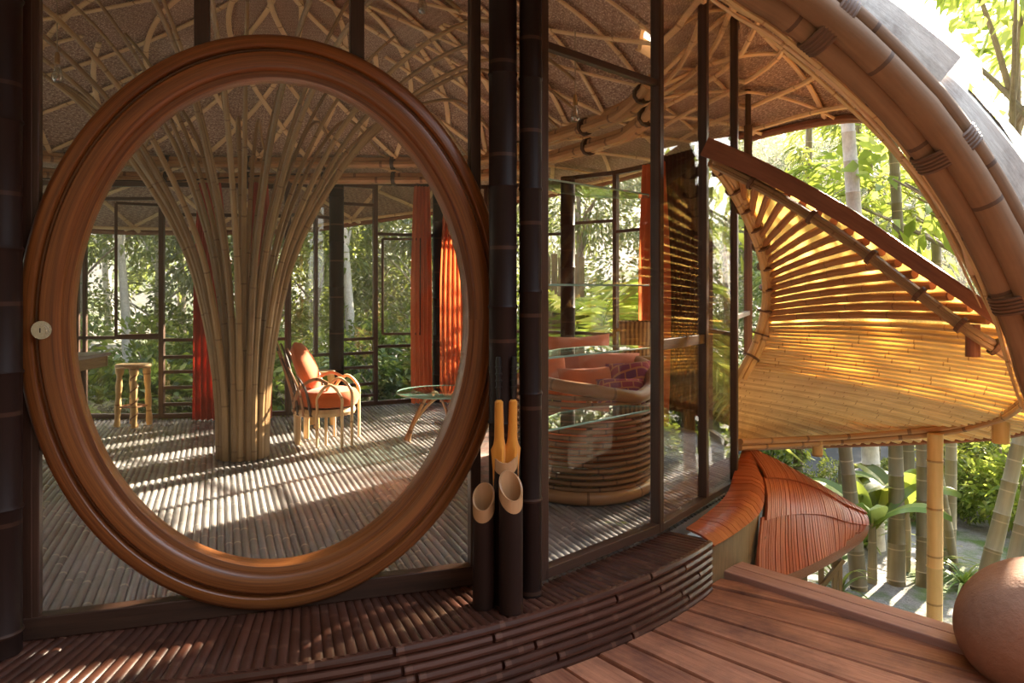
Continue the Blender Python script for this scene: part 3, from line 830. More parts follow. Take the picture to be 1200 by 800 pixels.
# little timber lean-to frame below the lower roof
t = thing('timber_frame', at(972, 690, 5.9)+Vector((0, 0, -.4)), 'small timber frame under the tip of the red shingled roof', 'frame')
def seg(x0, y0, Y0, x1, y1, Y1, w=.035):
    m_ = MB(); m_.beam(at(x0, y0, Y0), at(x1, y1, Y1), w, w); m_.build('timber', M['panelwood'], t, False, .003)
seg(962, 630, 5.9, 963, 760, 5.9); seg(978, 625, 5.9, 978, 760, 5.9); seg(962, 688, 5.88, 988, 655, 5.88); seg(940, 650, 5.9, 940, 760, 5.9, .06); seg(930, 640, 6.0, 931, 760, 6.0, .08); seg(984, 630, 5.95, 985, 760, 5.95, .03)

# ================================================================== CURVED CANOPY SCREEN
canL = resample(catmull(ats([(836, 190, 4.86), (856, 216, 4.95), (876, 252, 5.10), (892, 292, 5.28), (899, 330, 5.42), (897, 365, 5.50), (886, 405, 5.52), (868, 440, 5.50), (858, 470, 5.50), (856, 500, 5.52), (858, 522, 5.56)]), 8), 120)
canB = resample(catmull(ats([(842, 186, 4.84), (900, 218, 4.66), (960, 250, 4.50), (1020, 286, 4.34), (1080, 326, 4.18), (1130, 356, 4.06), (1172, 384, 3.98), (1215, 420, 4.3), (1236, 460, 4.9), (1226, 492, 5.5), (1180, 509, 6.1),
                             (1100, 515, 6.6), (1000, 519, 6.8), (930, 522, 6.4), (866, 524, 5.64)]), 8), 160)
FL = next(i for i, q in enumerate(canL) if HOR-(q.z-EYE)*F/q.y > 378)/120.0
FB = min(range(161), key=lambda i: (canB[i]-at(1172, 384, 3.98)).length)/160.0
def Pcan(u, t, off=0.0):
    tl, tb = (FL*(t*2)**.5, t*2*FB) if t < .5 else (FL+(t-.5)*2*(1-FL), FB+(t-.5)*2*(1-FB))
    a, b = sample(canL, tl), sample(canB, tb)
    p = a.lerp(b, u); L = (b-a).length
    sag = .045*min(L/2.0, 1.2)*math.sin(math.pi*u)*min(1, t*4+.1)*min(1, (1-t)*5)
    return p+Vector((.30, .60, .74)).normalized()*(sag+off)
can = thing('curved_screen', at(1095, 720, 6.2), 'big petal shaped bamboo screen glowing in the sun right of the glass', 'canopy')
NU, NT_ = 24, 90
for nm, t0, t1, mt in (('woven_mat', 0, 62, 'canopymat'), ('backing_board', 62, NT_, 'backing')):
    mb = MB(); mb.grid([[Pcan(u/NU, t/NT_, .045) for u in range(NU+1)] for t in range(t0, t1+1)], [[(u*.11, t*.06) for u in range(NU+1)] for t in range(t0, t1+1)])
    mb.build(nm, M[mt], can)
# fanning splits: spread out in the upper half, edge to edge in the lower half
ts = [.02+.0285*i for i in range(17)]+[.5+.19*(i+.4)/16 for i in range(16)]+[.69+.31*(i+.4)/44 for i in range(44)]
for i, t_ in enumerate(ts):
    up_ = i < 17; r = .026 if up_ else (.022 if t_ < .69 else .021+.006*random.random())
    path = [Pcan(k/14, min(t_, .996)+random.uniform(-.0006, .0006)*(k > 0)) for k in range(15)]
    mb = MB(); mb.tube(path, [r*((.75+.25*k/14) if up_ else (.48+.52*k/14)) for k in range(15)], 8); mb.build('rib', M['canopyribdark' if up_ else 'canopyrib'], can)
# bundled rim round the hole on the left
mb = MB(); arc = [p for p in canL[:95]]
for dx, dz, rr in ((-.02, 0, .03), (.018, .0, .03), (0, .02, .026), (-.035, -.02, .02)):
    mb.tube([p+Vector((dx, -.035+dz, dz)) for p in arc], rr, 7, v0=0)
mb.build('hole_rim', M['tan'], can)
for k in range(4, 93, 9):
    mb = MB(); d = (arc[k+1]-arc[k]).normalized(); mb.tube([arc[k]-d*.006+Vector((-.005, -.03, .005)), arc[k]+d*.006+Vector((-.005, -.03, .005))], .064, 12); mb.build('lashing', M['lash'], can)
# upper edge: flat board over a bundle of splits
te = catmull(ats([(827, 172, 4.80), (880, 194, 4.66), (940, 224, 4.50), (1000, 258, 4.34), (1060, 298, 4.18), (1120, 338, 4.02), (1178, 380, 3.92)]), 6)
mb = MB(); rows = []; uvs = []
for i, p in enumerate(te):
    h = .060*(1-.45*i/(len(te)-1)); q = [(-.03, -h), (-.03, h), (.03, h), (.03, -h), (-.03, -h)]
    dd = (te[min(i+1, len(te)-1)]-te[max(i-1, 0)]).normalized(); sdv = dd.cross(Vector((0, 0, 1))).normalized(); upv = sdv.cross(dd)
    rows.append([p+sdv*-a+upv*b for a, b in q]); uvs.append([(k*.06, i*.08) for k in range(5)])
mb.grid(rows, uvs); b0 = len(mb.v); mb.v += [p.copy() for p in rows[0][:4]]+[p.copy() for p in rows[-1][:4]]; mb.face((b0, b0+1, b0+2, b0+3), ((0, 0),)*4); mb.face((b0+7, b0+6, b0+5, b0+4), ((0, 0),)*4)
mb.build('edge_board', M['reddark'], can, True, .008)
lo = catmull(ats([(836, 188, 4.80), (890, 215, 4.66), (950, 250, 4.50), (1010, 290, 4.34), (1060, 328, 4.20), (1105, 362, 4.08), (1142, 388, 3.98), (1175, 408, 3.95), (1215, 436, 3.95)]), 6)
mb = MB()
for dx, dy, dz in ((0, 0, 0), (0, -.022, -.014), (0, -.006, -.036), (0, -.03, -.044)): mb.tube([p+Vector((dx, dy, dz)) for p in lo], .018, 7)
mb.build('edge_bundle', M['pole'], can)
for k in range(5, len(lo)-3, 7):
    mb = MB(); d = (lo[k+1]-lo[k]).normalized(); mb.tube([lo[k]-d*.012+Vector((0, -.015, -.022)), lo[k]+d*.012+Vector((0, -.015, -.022))], .046, 10); mb.build('lashing', M['lash'], can)
# lower rim bundle
rim = catmull(ats([(1222, 432, 4.1), (1212, 452, 4.7), (1190, 475, 5.3), (1160, 490, 5.8), (1100, 503, 6.2), (1000, 512, 6.35), (930, 516, 6.0), (866, 519, 5.50)]), 8)
mb = MB()
for dy, dz in ((0, 0), (-.03, .015), (-.01, -.03)): mb.tube([p+Vector((0, dy, dz)) for p in rim], .024, 8)
mb.build('lower_rim', M['ring'], can)
outer = catmull(ats([(1236, 462, 4.9), (1226, 495, 5.5), (1180, 511, 6.1), (1100, 517, 6.6), (1000, 521, 6.8), (930, 523, 6.4), (866, 525, 5.64)]), 8)
mb = MB(); mb.tube(outer, .022, 8); mb.build('outer_rim', M['reddark'], can)
mb = MB(); mb.culm(at(1096, 508, 6.15), at(1095, 760, 6.15), .058, .42, 14); mb.build('support_pole', M['tan'], can)
mb = MB(); mb.culm(at(958, 516, 6.2), at(958, 534, 6.2), .042, .6, 12); mb.build('pole_stub', M['tan'], can)
mb = MB(); mb.culm(at(1173, 490, 5.75), at(1173, 519, 5.75), .06, .6, 12); mb.build('pole_stub', M['tan'], can)
mb = MB(); mb.culm(at(1140, 380, 4.02), at(1140, 418, 4.02), .036, .6, 12); mb.build('pole_stub', M['reddark'], can)

# ================================================================== BIG ARCHED BEAM AND THE SHINGLED ROOF EDGE
bp = resample(catmull([Vector((3.0, 3.75, -1.3)), Vector((2.86, 3.66, .2))]+ats([(1238, 460, 3.54), (1212, 375, 3.5), (1180, 300, 3.48), (1138, 220, 3.45), (1082, 140, 3.4), (1012, 66, 3.35), (938, 2, 3.3), (860, -56, 3.2)])+[Vector((.35, 2.5, 3.10)), Vector((-.6, 1.95, 3.36))], 10), 90)
bm_ = thing('arched_beam', bp[0], 'thick arched beam of lashed bamboo carrying the roof edge', 'beam')
def frame(path, i):
    t_ = (path[min(i+1, len(path)-1)]-path[max(i-1, 0)]).normalized(); vw = (path[i]-Vector((0, 0, EYE))).normalized()
    s_ = vw.cross(t_).normalized(); n_ = t_.cross(s_).normalized()
    return t_, s_, n_          # s_: across the beam as seen from the deck, n_: away from the viewer
sgn = 1
offs = [(-.085, .02, .055), (.03, -.02, .066), (.105, .04, .052), (-.03, .10, .062), (.07, .12, .062), (-.12, .085, .036)]
for a, b, r in offs:
    path = []
    for i in range(len(bp)):
        t_, s_, n_ = frame(bp, i); path.append(bp[i]+s_*(a*.84)+n_*b)
    mb = MB(); mb.tube(path, [r*(1.05 if k % 9 == 4 else 1.0) for k in range(len(path))], 12, v0=random.random()); mb.build('bamboo_pole', M['bigbamboo'], bm_)
for i in (36, 46, 56, 65, 74):
    mb = MB()
    for q in range(5):
        t_, s_, n_ = frame(bp, i); c = bp[i]+t_*(.017*(q-2))+n_*.045
        mb.tube([c+s_*(.138*math.cos(P2*k/20))+n_*(.112*math.sin(P2*k/20)) for k in range(20)], .010, 6, closed=True)
    mb.build('lashing', M['lash'], bm_)
for q in range(5):
    path = []; side = -1
    for i in range(26+q*3, 78-q*3):
        t_, s_, n_ = frame(bp, i); w = .140+.014*q+.012*math.sin(i*.25+q*1.7)
        path.append(bp[i]+s_*(w*side)+n_*(.08+.07*q))
    mb = MB(); mb.tube(path, [.016*math.sin(math.pi*(k+.5)/len(path))**.5 for k in range(len(path))], 6, flat=.6); mb.build('split_strip', M['lattice'] if q % 2 else M['canopyrib'], bm_)
# weathered shingles standing along the outer edge of the roof above the beam
edge = thing('roof_edge', bp[40], 'sunlit weathered shingles along the outer roof edge above the arched beam', 'roof edge')
for row, (w0, w1, nn0, nn1, st) in enumerate(((.10, .225, .10, .26, 7), (.18, .30, .24, .85, 9), (.26, .37, .75, 1.5, 8))):
    mb = MB(); i = 12
    while i < len(bp)-4:
        e = min(i+st+random.randint(0, 2), len(bp)-2); rows = []; uvs = []; o_ = random.random()*5; jw = random.uniform(-.02, .03)
        for k in range(i, e+1):
            t_, s_, n_ = frame(bp, k); f = (k-i)/(e-i)
            tp = w1+jw-.05*f*(row+1)*.6
            a = bp[k]+s_*w0+n_*nn0; b = bp[k]+s_*tp+n_*nn1; lift = s_*(.03*(1-f))
            rows.append([a, (a+b)/2+lift*.6, b+lift, b+lift+n_*.012, a+n_*.012+s_*.0]); uvs.append([(o_, k*.09), (o_+.1, k*.09), (o_+.2, k*.09), (o_+.21, k*.09), (o_+.4, k*.09)])
        mb.grid(rows, uvs); i = e-1
    mb.build('shingle_course', M['rooftile'], edge, False)

# ================================================================== BAMBOO COLUMN
cx, cy = -2.25, 6.42
colm = thing('flared_column', (cx, cy, 0), 'bamboo column whose poles fan out like a fountain to the dome', 'column')
N1 = 32
for i in range(N1):
    a = P2*i/N1+random.uniform(-.05, .05); inner = i % 3 == 2
    kk = random.uniform(.92, 1.08)
    pr = [(.185, 0), (.20, .5), (.26*kk, 1.05), (.40*kk, 1.65), (.66*kk, 2.2), (1.02*kk, 2.72), (1.5*kk, 3.12), (2.0*kk, 3.33), (2.45, 3.25), (2.78, 3.0)]
    if inner: pr = [(.12, 0), (.13, .6), (.17, 1.2), (.27, 1.8), (.46, 2.4), (.72, 2.95), (1.05, 3.42), (1.3, 3.68)]
    rr = float(np.interp(wrap(a), RT, RR, period=P2))
    pts = []
    for r, z in pr:
        ca, sa = math.cos(a), math.sin(a); x_, y_ = cx+r*ca, cy+r*sa
        th = math.atan2(y_-CR.y, x_-CR.x); q = math.hypot(x_-CR.x, y_-CR.y); rl_ = float(np.interp(th, RT, RR, period=P2))
        if z > 2.4:
            if q > rl_-.06: x_, y_ = CR.x+(rl_-.06)*math.cos(th), CR.y+(rl_-.06)*math.sin(th); q = rl_-.06
            z = min(z, ZR+HD*(1-(q/rl_)**2)-.10)
        pts.append(Vector((x_, y_, z)))
    path = resample(catmull(pts, 6), 44)
    mb = MB(); mb.tube(path, [(.031 if not inner else .030)*(1-.58*(k/44))*(1.06 if k % 5 == 2 else 1) for k in range(45)], 8)
    mb.build('bamboo_pole', M['pole'], colm)

# ================================================================== PENDANT BULBS
def pendant(px, py, Y, label):
    p = at(px, py, Y); th = math.atan2(p.y-CR.y, p.x-CR.x); r = math.hypot(p.x-CR.x, p.y-CR.y); rr = float(np.interp(th, RT, RR, period=P2)); zc = ZR+HD*(1-min(r/rr, 1)**2)
    t = thing('pendant_bulb', (p.x, p.y, p.z), label, 'lamp', 'bare bulbs hanging from the dome')
    mb = MB(); mb.tube([Vector((p.x, p.y, p.z+.14)), Vector((p.x, p.y, zc))], .004, 6); mb.build('cord', M['cord'], t)
    mb = MB(); mb.lathe(p, [(.001, .15), (.012, .148), (.016, .13), (.017, .075), (.012, .07), (.001, .07)], 14); mb.build('socket', M['brass'], t)
    mb = MB(); mb.lathe(p, [(.001, -.05), (.022, -.045), (.033, -.025), (.034, -.005), (.026, .03), (.015, .06), (.012, .075)], 18); mb.build('bulb', M['bulbglass'], t)
    mb = MB()
    for k in range(5): mb.tube([p+Vector((.004*math.cos(k*1.26), .004*math.sin(k*1.26), .06)), p+Vector((.014*math.cos(k*1.26), .014*math.sin(k*1.26), -.02))], .0012, 4)
    mb.build('filament', M['brass'], t)
pendant(67, 88, 5.0, 'bare hanging bulb at the upper left above the round door')
pendant(495, 8, 5.2, 'bare hanging bulb at the top above the right side of the round door')
pendant(577, 152, 6.6, 'bare hanging bulb just left of the black posts')
pendant(674, 135, 5.6, 'bare hanging bulb seen through the tall glazed panel')

# ================================================================== FURNITURE
def cushion(name, c, size, mat, parent=None, M3=None, puff=.5):
    """pillow: two bulging faces meeting in a seam with pointed corners"""
    M3 = M3 or Matrix.Identity(3); c = Vector(c); n = 12; mb = MB()
    for sg in (1, -1):
        rows = []
        for i in range(n+1):
            row = []
            for j in range(n+1):
                u, v = 2*i/n-1, 2*j/n-1; h = ((1-u**4)*(1-v**4))**.5
                pin = 1-.10*(1-abs(u*v))*(max(abs(u), abs(v))**3)
                row.append(c+M3 @ Vector((u*size[0]/2*pin, v*size[1]/2*pin, sg*size[2]/2*h)))
            rows.append(row if sg > 0 else row[::-1])
        mb.grid(rows, [[(i*.04, j*.04) for j in range(n+1)] for i in range(n+1)])
    return mb.build(name, mat, parent)
def rot(x=0, y=0, z=0): return (Matrix.Rotation(z, 3, 'Z') @ Matrix.Rotation(y, 3, 'Y') @ Matrix.Rotation(x, 3, 'X'))

# armchair facing right
ax_, ay_ = -1.72, 7.05
ch = thing('armchair', (ax_, ay_, 0), 'bentwood armchair with a fan of curved strips for its back and orange cushions', 'chair')
R_ = .27
mb = MB(); mb.lathe(Vector((ax_, ay_, 0)), [(R_-.03, .26), (R_, .26), (R_+.012, .29), (R_, .325), (R_-.03, .325), (R_-.03, .26)], 36); mb.build('seat_ring', M['palewood'], ch)
mb = MB(); mb.lathe(Vector((ax_, ay_, 0)), [(.001, .295), (R_-.03, .295), (R_-.03, .31), (.001, .31)], 36); mb.build('seat_board', M['palewood'], ch)
mb = MB(); mb.lathe(Vector((ax_+.03, ay_, 0)), [(.001, .325), (.20, .325), (.262, .345), (.285, .39), (.285, .43), (.255, .475), (.16, .495), (.001, .50)], 36); mb.build('seat_cushion', M['orange'], ch)
mb = MB(); tl = rot(0, math.radians(-24), 0); rows = []; bc = Vector((ax_-.17, ay_, .68))
for i, (r, z) in enumerate([(.001, -.075), (.12, -.07), (.20, -.04), (.225, 0), (.20, .04), (.12, .07), (.001, .075)]):
    rows.append([bc+tl @ Vector((z, r*math.cos(P2*k/28)*.92, r*math.sin(P2*k/28)*1.12)) for k in range(28)])
mb.grid(rows, None, True); mb.build('back_cushion', M['orange'], ch)
for k in range(11):
    a = math.radians(180+(k-5)*15.5); e = abs(k-5)/5.0
    bx, by = ax_+.275*math.cos(a), ay_+.275*math.sin(a); topz = .93-.30*e**1.3; lean = .17-.05*e
    pts = [Vector((bx+.06*(1-e)*0, by, .05)), Vector((bx, by, .30)), Vector((bx-.03, by+.02*math.sin(a), .48)), Vector((bx-lean*.6, by+.05*math.sin(a), (topz+.48)/2+.03)), Vector((bx-lean, by+.02*math.sin(a), topz))]
    pts[0] = Vector((bx, by, .27))
    mb = MB(); mb.tube(catmull(pts, 5), [.016*(1-.5*q/20) for q in range(21)], 7, flat=1.0); mb.build('back_strip', M['rattanrail'] if k % 2 else M['darkwood'], ch)
for sy in (-1, 1):
    for x0, x1, h, yo in (((.00, .22, .55, .275), (.06, .29, .60, .19)) if sy < 0 else ((.04, .27, .58, .23),)):
        y_ = ay_+sy*yo
        pts = [Vector((ax_+x0, y_, 0)), Vector((ax_+x0, y_, .33)), Vector((ax_+x0+.01, y_, h-.10)), Vector((ax_+(x0+x1)/2, y_, h)), Vector((ax_+x1-.01, y_, h-.10)), Vector((ax_+x1, y_, .33)), Vector((ax_+x1, y_, 0))]
        mb = MB(); mb.tube(catmull(pts, 6), .017, 8, flat=.8); mb.build('arm', M['lattice'], ch)
    pts = [Vector((ax_-.24, ay_+sy*.17, .30)), Vector((ax_-.17, ay_+sy*.24, .5)), Vector((ax_-.02, ay_+sy*.28, .60)), Vector((ax_+.10, ay_+sy*.285, .56))]
    mb = MB(); mb.tube(catmull(pts, 6), .015, 8); mb.build('arm', M['rattanrail'], ch)
for a_, w in ((180, .06), (215, .05), (145, .05)):
    a = math.radians(a_); p = Vector((ax_+.25*math.cos(a), ay_+.25*math.sin(a), 0)); mb = MB(); mb.tube([p, p+Vector((0, 0, .27))], [w*.55, w*.6], 10); mb.build('leg', M['palewood'] if w > .04 else M['rattanrail'], ch)

# low round table behind the chair
def round_stool(name, x, y, h, r, label, cat, nleg, twist=False):
    t = thing(name, (x, y, 0), label, cat)
    mb = MB(); mb.lathe(Vector((x, y, 0)), [(.001, h-.035), (r*.92, h-.035), (r, h-.02), (r, h-.006), (r*.97, h), (.001, h)], 32); mb.build('seat' if cat == 'stool' else 'tabletop', M['palewood'], t)
    for k in range(nleg):
        a = P2*k/nleg+.5; ca, sa = math.cos(a), math.sin(a)
        pts = [Vector((x+r*.88*ca, y+r*.88*sa, 0)), Vector((x+r*.80*ca, y+r*.80*sa, h*.5)), Vector((x+r*.72*ca, y+r*.72*sa, h-.03))]
        mb = MB(); mb.tube(resample(catmull(pts, 6), 20), [.030+.004*math.sin(q*.9+k)+(.012 if q > 17 else 0) for q in range(21)], 10); l = mb.build('leg', M['tan'], t)
        if twist and k == 3:
            mb = MB(); mb.tube([Vector((x+r*(.87-.13*q/60)*ca+.034*math.cos(q*.45), y+r*(.87-.13*q/60)*sa+.034*math.sin(q*.45), (h-.06)*q/60+.01)) for q in range(61)], .007, 6); mb.build('vine', M['rattanrail'], l)
    for k in range(nleg):
        a, b = P2*k/nleg+.5, P2*(k+1)/nleg+.5; z = h*.32
        mb = MB(); mb.tube([Vector((x+r*.84*math.cos(a), y+r*.84*math.sin(a), z)), Vector((x+r*.84*math.cos(b), y+r*.84*math.sin(b), z))], .010, 7); mb.build('stretcher', M['rattanrail'], t)
    return t
round_stool('side_table', -1.96, 7.85, .56, .15, 'small round pale wooden table standing behind the armchair', 'table', 3)
round_stool('bar_stool', -3.87, 7.85, .63, .17, 'round topped wooden stool with log legs by the left windows', 'stool', 4, True)

# grey topped counter at the left
t = thing('counter_table', (-4.45, 6.95, 0), 'grey topped counter at the left edge of the round door view', 'table')
mb = MB(); mb.box((-4.45, 6.95, .785), (1.32, .62, .03)); mb.build('top', M['stonegrey'], t, False, .004)
mb = MB()
for dx, dy, sx, sy in ((0, -.28, 1.28, .03), (0, .28, 1.28, .03), (.62, 0, .03, .56), (-.62, 0, .03, .56)): mb.box((-4.45+dx, 6.95+dy, .72), (sx, sy, .10))
mb.build('apron', M['panelwood'], t, False, .003)
for dx in (-.58, .42):
    for dy in (-.25, .25): mb = MB(); mb.box((-4.45+dx, 6.95+dy, .385), (.05, .05, .77)); mb.build('leg', M['darkwood'], t, False, .003)
# bamboo-front cabinet glimpsed below it at the far left
t = thing('bamboo_cabinet', (-3.62, 5.2, 0), 'low bamboo fronted cabinet glimpsed left of the ring through the lower left glass', 'cabinet')
for k in range(7): mb = MB(); mb.culm((-3.62+.052*(k-5), 5.2, .0), (-3.62+.052*(k-5), 5.2, .62), .024, .3, 10); mb.build('upright', M['tan'] if k % 2 else M['pole'], t)
mb = MB(); mb.box((-3.78, 5.33, .32), (.5, .2, .60)); mb.build('body', M['darkwood'], t, False, .004)
mb = MB(); mb.box((-3.78, 5.31, .635), (.54, .28, .03)); mb.build('top', M['panelwood'], t, False, .004)

# glass coffee table with bent legs
gx, gy = -.62, 7.27
t = thing('coffee_table', (gx, gy, 0), 'round glass topped coffee table on arched bentwood legs', 'table')
mb = MB(); mb.lathe(Vector((gx, gy, 0)), [(.001, .418), (.46, .418), (.468, .424), (.46, .43), (.001, .43)], 48); mb.build('glass_top', M['shelfglass'], t)
mb = MB(); mb.tube([Vector((gx+.466*math.cos(P2*k/48), gy+.466*math.sin(P2*k/48), .424)) for k in range(48)], .0065, 6, closed=True); mb.build('polished_rim', M['glassedge'], t)
for k in range(3):
    a = math.radians(95+120*k+60*k*0); b = a+math.radians(118); r = .40
    pts = [Vector((gx+r*math.cos(a), gy+r*math.sin(a), 0)), Vector((gx+r*.82*math.cos(a), gy+r*.82*math.sin(a), .18)), Vector((gx+r*.5*math.cos(a+.35), gy+r*.5*math.sin(a+.35), .36)), Vector((gx+r*.34*math.cos((a+b)/2), gy+r*.34*math.sin((a+b)/2), .403)),
           Vector((gx+r*.5*math.cos(b-.35), gy+r*.5*math.sin(b-.35), .36)), Vector((gx+r*.82*math.cos(b-.06), gy+r*.82*math.sin(b-.06), .18)), Vector((gx+r*1.02*math.cos(b-.10), gy+r*1.02*math.sin(b-.10), 0))]
    mb = MB(); mb.tube(catmull(pts, 7), .019, 8, flat=.7); mb.build('leg', M['ring'] if k else M['rattanrail'], t)

# rug
mb = MB(); q = [at(541, 508, 7.41), at(585, 508, 7.41), at(585, 572, 5.4), at(556, 568, 5.48)]
q = [(-.50, 7.40), (-.06, 7.40), (-.06, 5.42), (-.28, 5.48)]
mb.prism(q, .0, .014); tag(mb.build('rug', M['rug']), 'worn red and grey rug on the floor behind the umbrella tubes', 'rug')

# rattan nest sofa, its back to the glass
sx_, sy_ = .50, 5.72; SA, SBk = .50, .74
so = thing('rattan_sofa', (sx_, sy_, 0), 'curved rattan sofa of stacked horizontal splits with its back to the glass', 'sofa')
def sofapt(a, z, k=0):
    bul = 1+.10*math.sin(math.pi*min(z/.75, 1))+k
    return Vector((sx_+SA*bul*math.cos(a), sy_+SBk*bul*math.sin(a), z))
def soh(a):
    """height of the top rail: full at the back, dipping to the open far side"""
    return float(np.interp(math.degrees(a), [-240, -180, -135, -90, -50, -22, 0, 30, 60], [.52, .74, .79, .745, .675, .72, .82, .84, .52]))
a0, a1 = math.radians(-90-150), math.radians(-90+150)
for k in range(15):
    z0 = .10+.042*k; path = [sofapt(a0+(a1-a0)*i/60, z0) for i in range(61) if z0 < soh(a0+(a1-a0)*i/60)-.02]
    if len(path) > 3: mb = MB(); mb.tube(path, .0165, 7); mb.build('split', M['rattan'], so)
mb = MB(); mb.tube([sofapt(a0+(a1-a0)*i/60, soh(a0+(a1-a0)*i/60), .03) for i in range(61)], .042, 12); mb.build('top_rail', M['rattanrail'], so)
mb = MB(); mb.tube([sofapt(P2*i/60, .045, .02) for i in range(60)], .045, 12, closed=True); mb.build('base_rail', M['rattanrail'], so)
for k in range(7):
    a = a0+(a1-a0)*(k+.5)/7; mb = MB(); mb.tube([sofapt(a, .06, -.035), sofapt(a, .3, -.035), sofapt(a, soh(a)-.02, -.02)], .02, 8); mb.build('upright', M['rattanrail'], so)
mb = MB(); rows = []
for rr, z in ((.02, .42), (.80, .42), (.88, .38), (.90, .30), (.86, .22), (.02, .22)): rows.append([Vector((sx_+SA*rr*math.cos(P2*k/36), sy_+SBk*rr*math.sin(P2*k/36), z)) for k in range(36)])
mb.grid(rows, None, True); mb.build('seat_cushion', M['orange'], so)
def pillow(px, py, Y, w, h, mat, label, rz=0.0, tilt=70, ry=0.0, thick=.16):
    c = at(px, py, Y)
    o = cushion('cushion', c, (w, h, thick), M[mat], None, Matrix.Rotation(rz, 3, 'Z') @ Matrix.Rotation(math.radians(tilt), 3, 'X') @ Matrix.Rotation(ry, 3, 'Z'))
    tag(o, label, 'cushion', 'loose cushions on the rattan sofa')
pillow(680, 424, 6.22, .52, .44, 'salmon', 'salmon cushion standing highest at the back of the sofa', .1, 78, .04)
pillow(712, 440, 5.98, .48, .40, 'salmon', 'salmon cushion leaning right of centre in the sofa', -.1, 70, -.06)
pillow(643, 441, 5.75, .30, .36, 'orange', 'sunlit orange cushion at the left end of the sofa', .35, 75, .02)
pillow(690, 455, 5.62, .44, .34, 'orange', 'orange cushion lowest in the middle of the sofa', 0, 62, .05)
pillow(738, 446, 5.62, .34, .30, 'patch', 'patchwork patterned cushion at the right end of the sofa', -.2, 60, .1)
pillow(728, 462, 5.45, .36, .26, 'patch', 'plum patterned cushion lying along the sofa right under the patchwork one', -.1, 48, .0, .13)
# basket on a stand behind the sofa
t = thing('wood_cabinet', (1.07, 6.62, 0), 'narrow dark cabinet behind the right end of the sofa', 'cabinet')
mb = MB(); mb.box((1.07, 6.62, .40), (.40, .34, .80)); mb.build('body', M['darkwood'], t, False, .006)
mb = MB(); mb.box((1.07, 6.62, .815), (.44, .38, .03)); mb.build('top', M['panelwood'], t, False, .006)
mb = MB(); mb.lathe(Vector((1.07, 6.62, .83)), [(.001, 0), (.12, 0), (.135, .05), (.15, .28), (.158, .29), (.15, .29), (.13, .06), (.001, .03)], 24)
tag(mb.build('basket', M['basket']), 'striped wooden basket on the cabinet behind the sofa', 'basket')

# glass shelves in the corner behind the tall panel
SP = [Vector((.16, 3.74, 0)), Vector((.78, 4.385, 0)), Vector((.80, 4.50, 0)), Vector((.66, 4.55, 0)), Vector((.45, 4.48, 0)), Vector((.26, 4.28, 0)), Vector((.14, 4.02, 0))]
for z, lab in ((1.93, 'top clear glass shelf with a green edge high behind the tall glazed panel'), (1.413, 'clear glass shelf at eye level behind the tall glazed panel'), (1.055, 'clear glass shelf crossing in front of the sofa cushions'), (.70, 'lowest clear glass shelf in front of the sofa back')):
    mb = MB(); mb.prism([(p.x, p.y) for p in SP], z, z+.010); t = thing('glass_shelf', (.16, 3.74, z), lab, 'shelf', 'glass shelves behind the tall panel'); mb.build('glass_sheet', M['shelfglass'], t, False)
    mb = MB(); mb.tube([p+Vector((0, 0, z+.005)) for p in SP], .0055, 5, closed=True); mb.build('polished_rim', M['glassedge'], t)

# curtains
def curtain(p0, p1, z0, z1, mat, label, folds=6, pinch=.55):
    p0, p1 = Vector(p0), Vector(p1); d = p1-p0; nrm = Vector((-d.y, d.x, 0)).normalized(); n = folds*8; rows = []; uvs = []
    for i in range(13):
        f = i/12; z = z1+(z0-z1)*f; wsc = pinch+(1-pinch)*min(1, f*2.2)**.7; row = []
        for j in range(n+1):
            u = j/n; q = p0+d*(.5+(u-.5)*wsc); amp = .035+.02*f
            row.append(Vector((q.x, q.y, z))+nrm*(amp*math.sin(u*folds*P2+.5*math.sin(f*3))+.01*math.sin(u*31+f*4)))
        rows.append(row); uvs.append([(j/n*d.length, z) for j in range(n+1)])
    mb = MB(); mb.grid(rows, uvs); o = mb.build('curtain', M[mat]); return tag(o, label, 'curtain', 'long curtains at the far windows')
curtain((-3.38, 8.12, 0), (-3.02, 8.16, 0), .012, 2.52, 'redcurtain', 'red curtain hanging just left of the bamboo column', 6, .62)
curtain((-2.86, 8.22, 0), (-2.58, 8.26, 0), .012, 2.54, 'redcurtain', 'red curtain seen between the poles of the bamboo column', 5, .7)
curtain((-1.22, 9.28, 0), (-.97, 9.36, 0), .012, 2.64, 'orangecurtain', 'orange curtain left of the dark post behind the coffee table', 5, .72)
curtain((-.88, 9.36, 0), (-.54, 9.40, 0), .012, 2.66, 'orangecurtain', 'orange curtain right of the dark post behind the coffee table', 6, .6)
curtain((1.36, 8.20, 0), (1.58, 7.75, 0), .012, 2.70, 'orangecurtain', 'orange curtain hanging behind the sofa at the right', 6, .75)

# umbrella tubes on the ledge
def tube_holder(x, y, h, r, ang, label, slant=.09):
    t = thing('bamboo_tube', (x, y, 0), label, 'umbrella stand', 'cut bamboo tubes on the ledge'); n = 28
    def ring(rr, zf): return [Vector((x+rr*math.cos(P2*k/n), y+rr*math.sin(P2*k/n), zf(math.cos(P2*k/n-ang)))) for k in range(n)]
    top = lambda c: h-slant*(1+c)*.5
    mb = MB(); mb.grid([ring(r, lambda c: 0), ring(r, lambda c: h*.45), ring(r, lambda c: top(c)-.055)], [[(k/n, v) for k in range(n)] for v in (.02, .2, .4)], True); mb.build('dark_wall', M['black'], t)
    mb = MB(); mb.grid([ring(r*.999, lambda c: top(c)-.055), ring(r, lambda c: top(c)), ring(r*.84, lambda c: top(c)), ring(r*.82, lambda c: h*.4), ring(.001, lambda c: h*.4)], [[(k/n, v) for k in range(n)] for v in (.1, .15, .17, .25, .3)], True); mb.build('cut_rim', M['ring'], t)
    return t
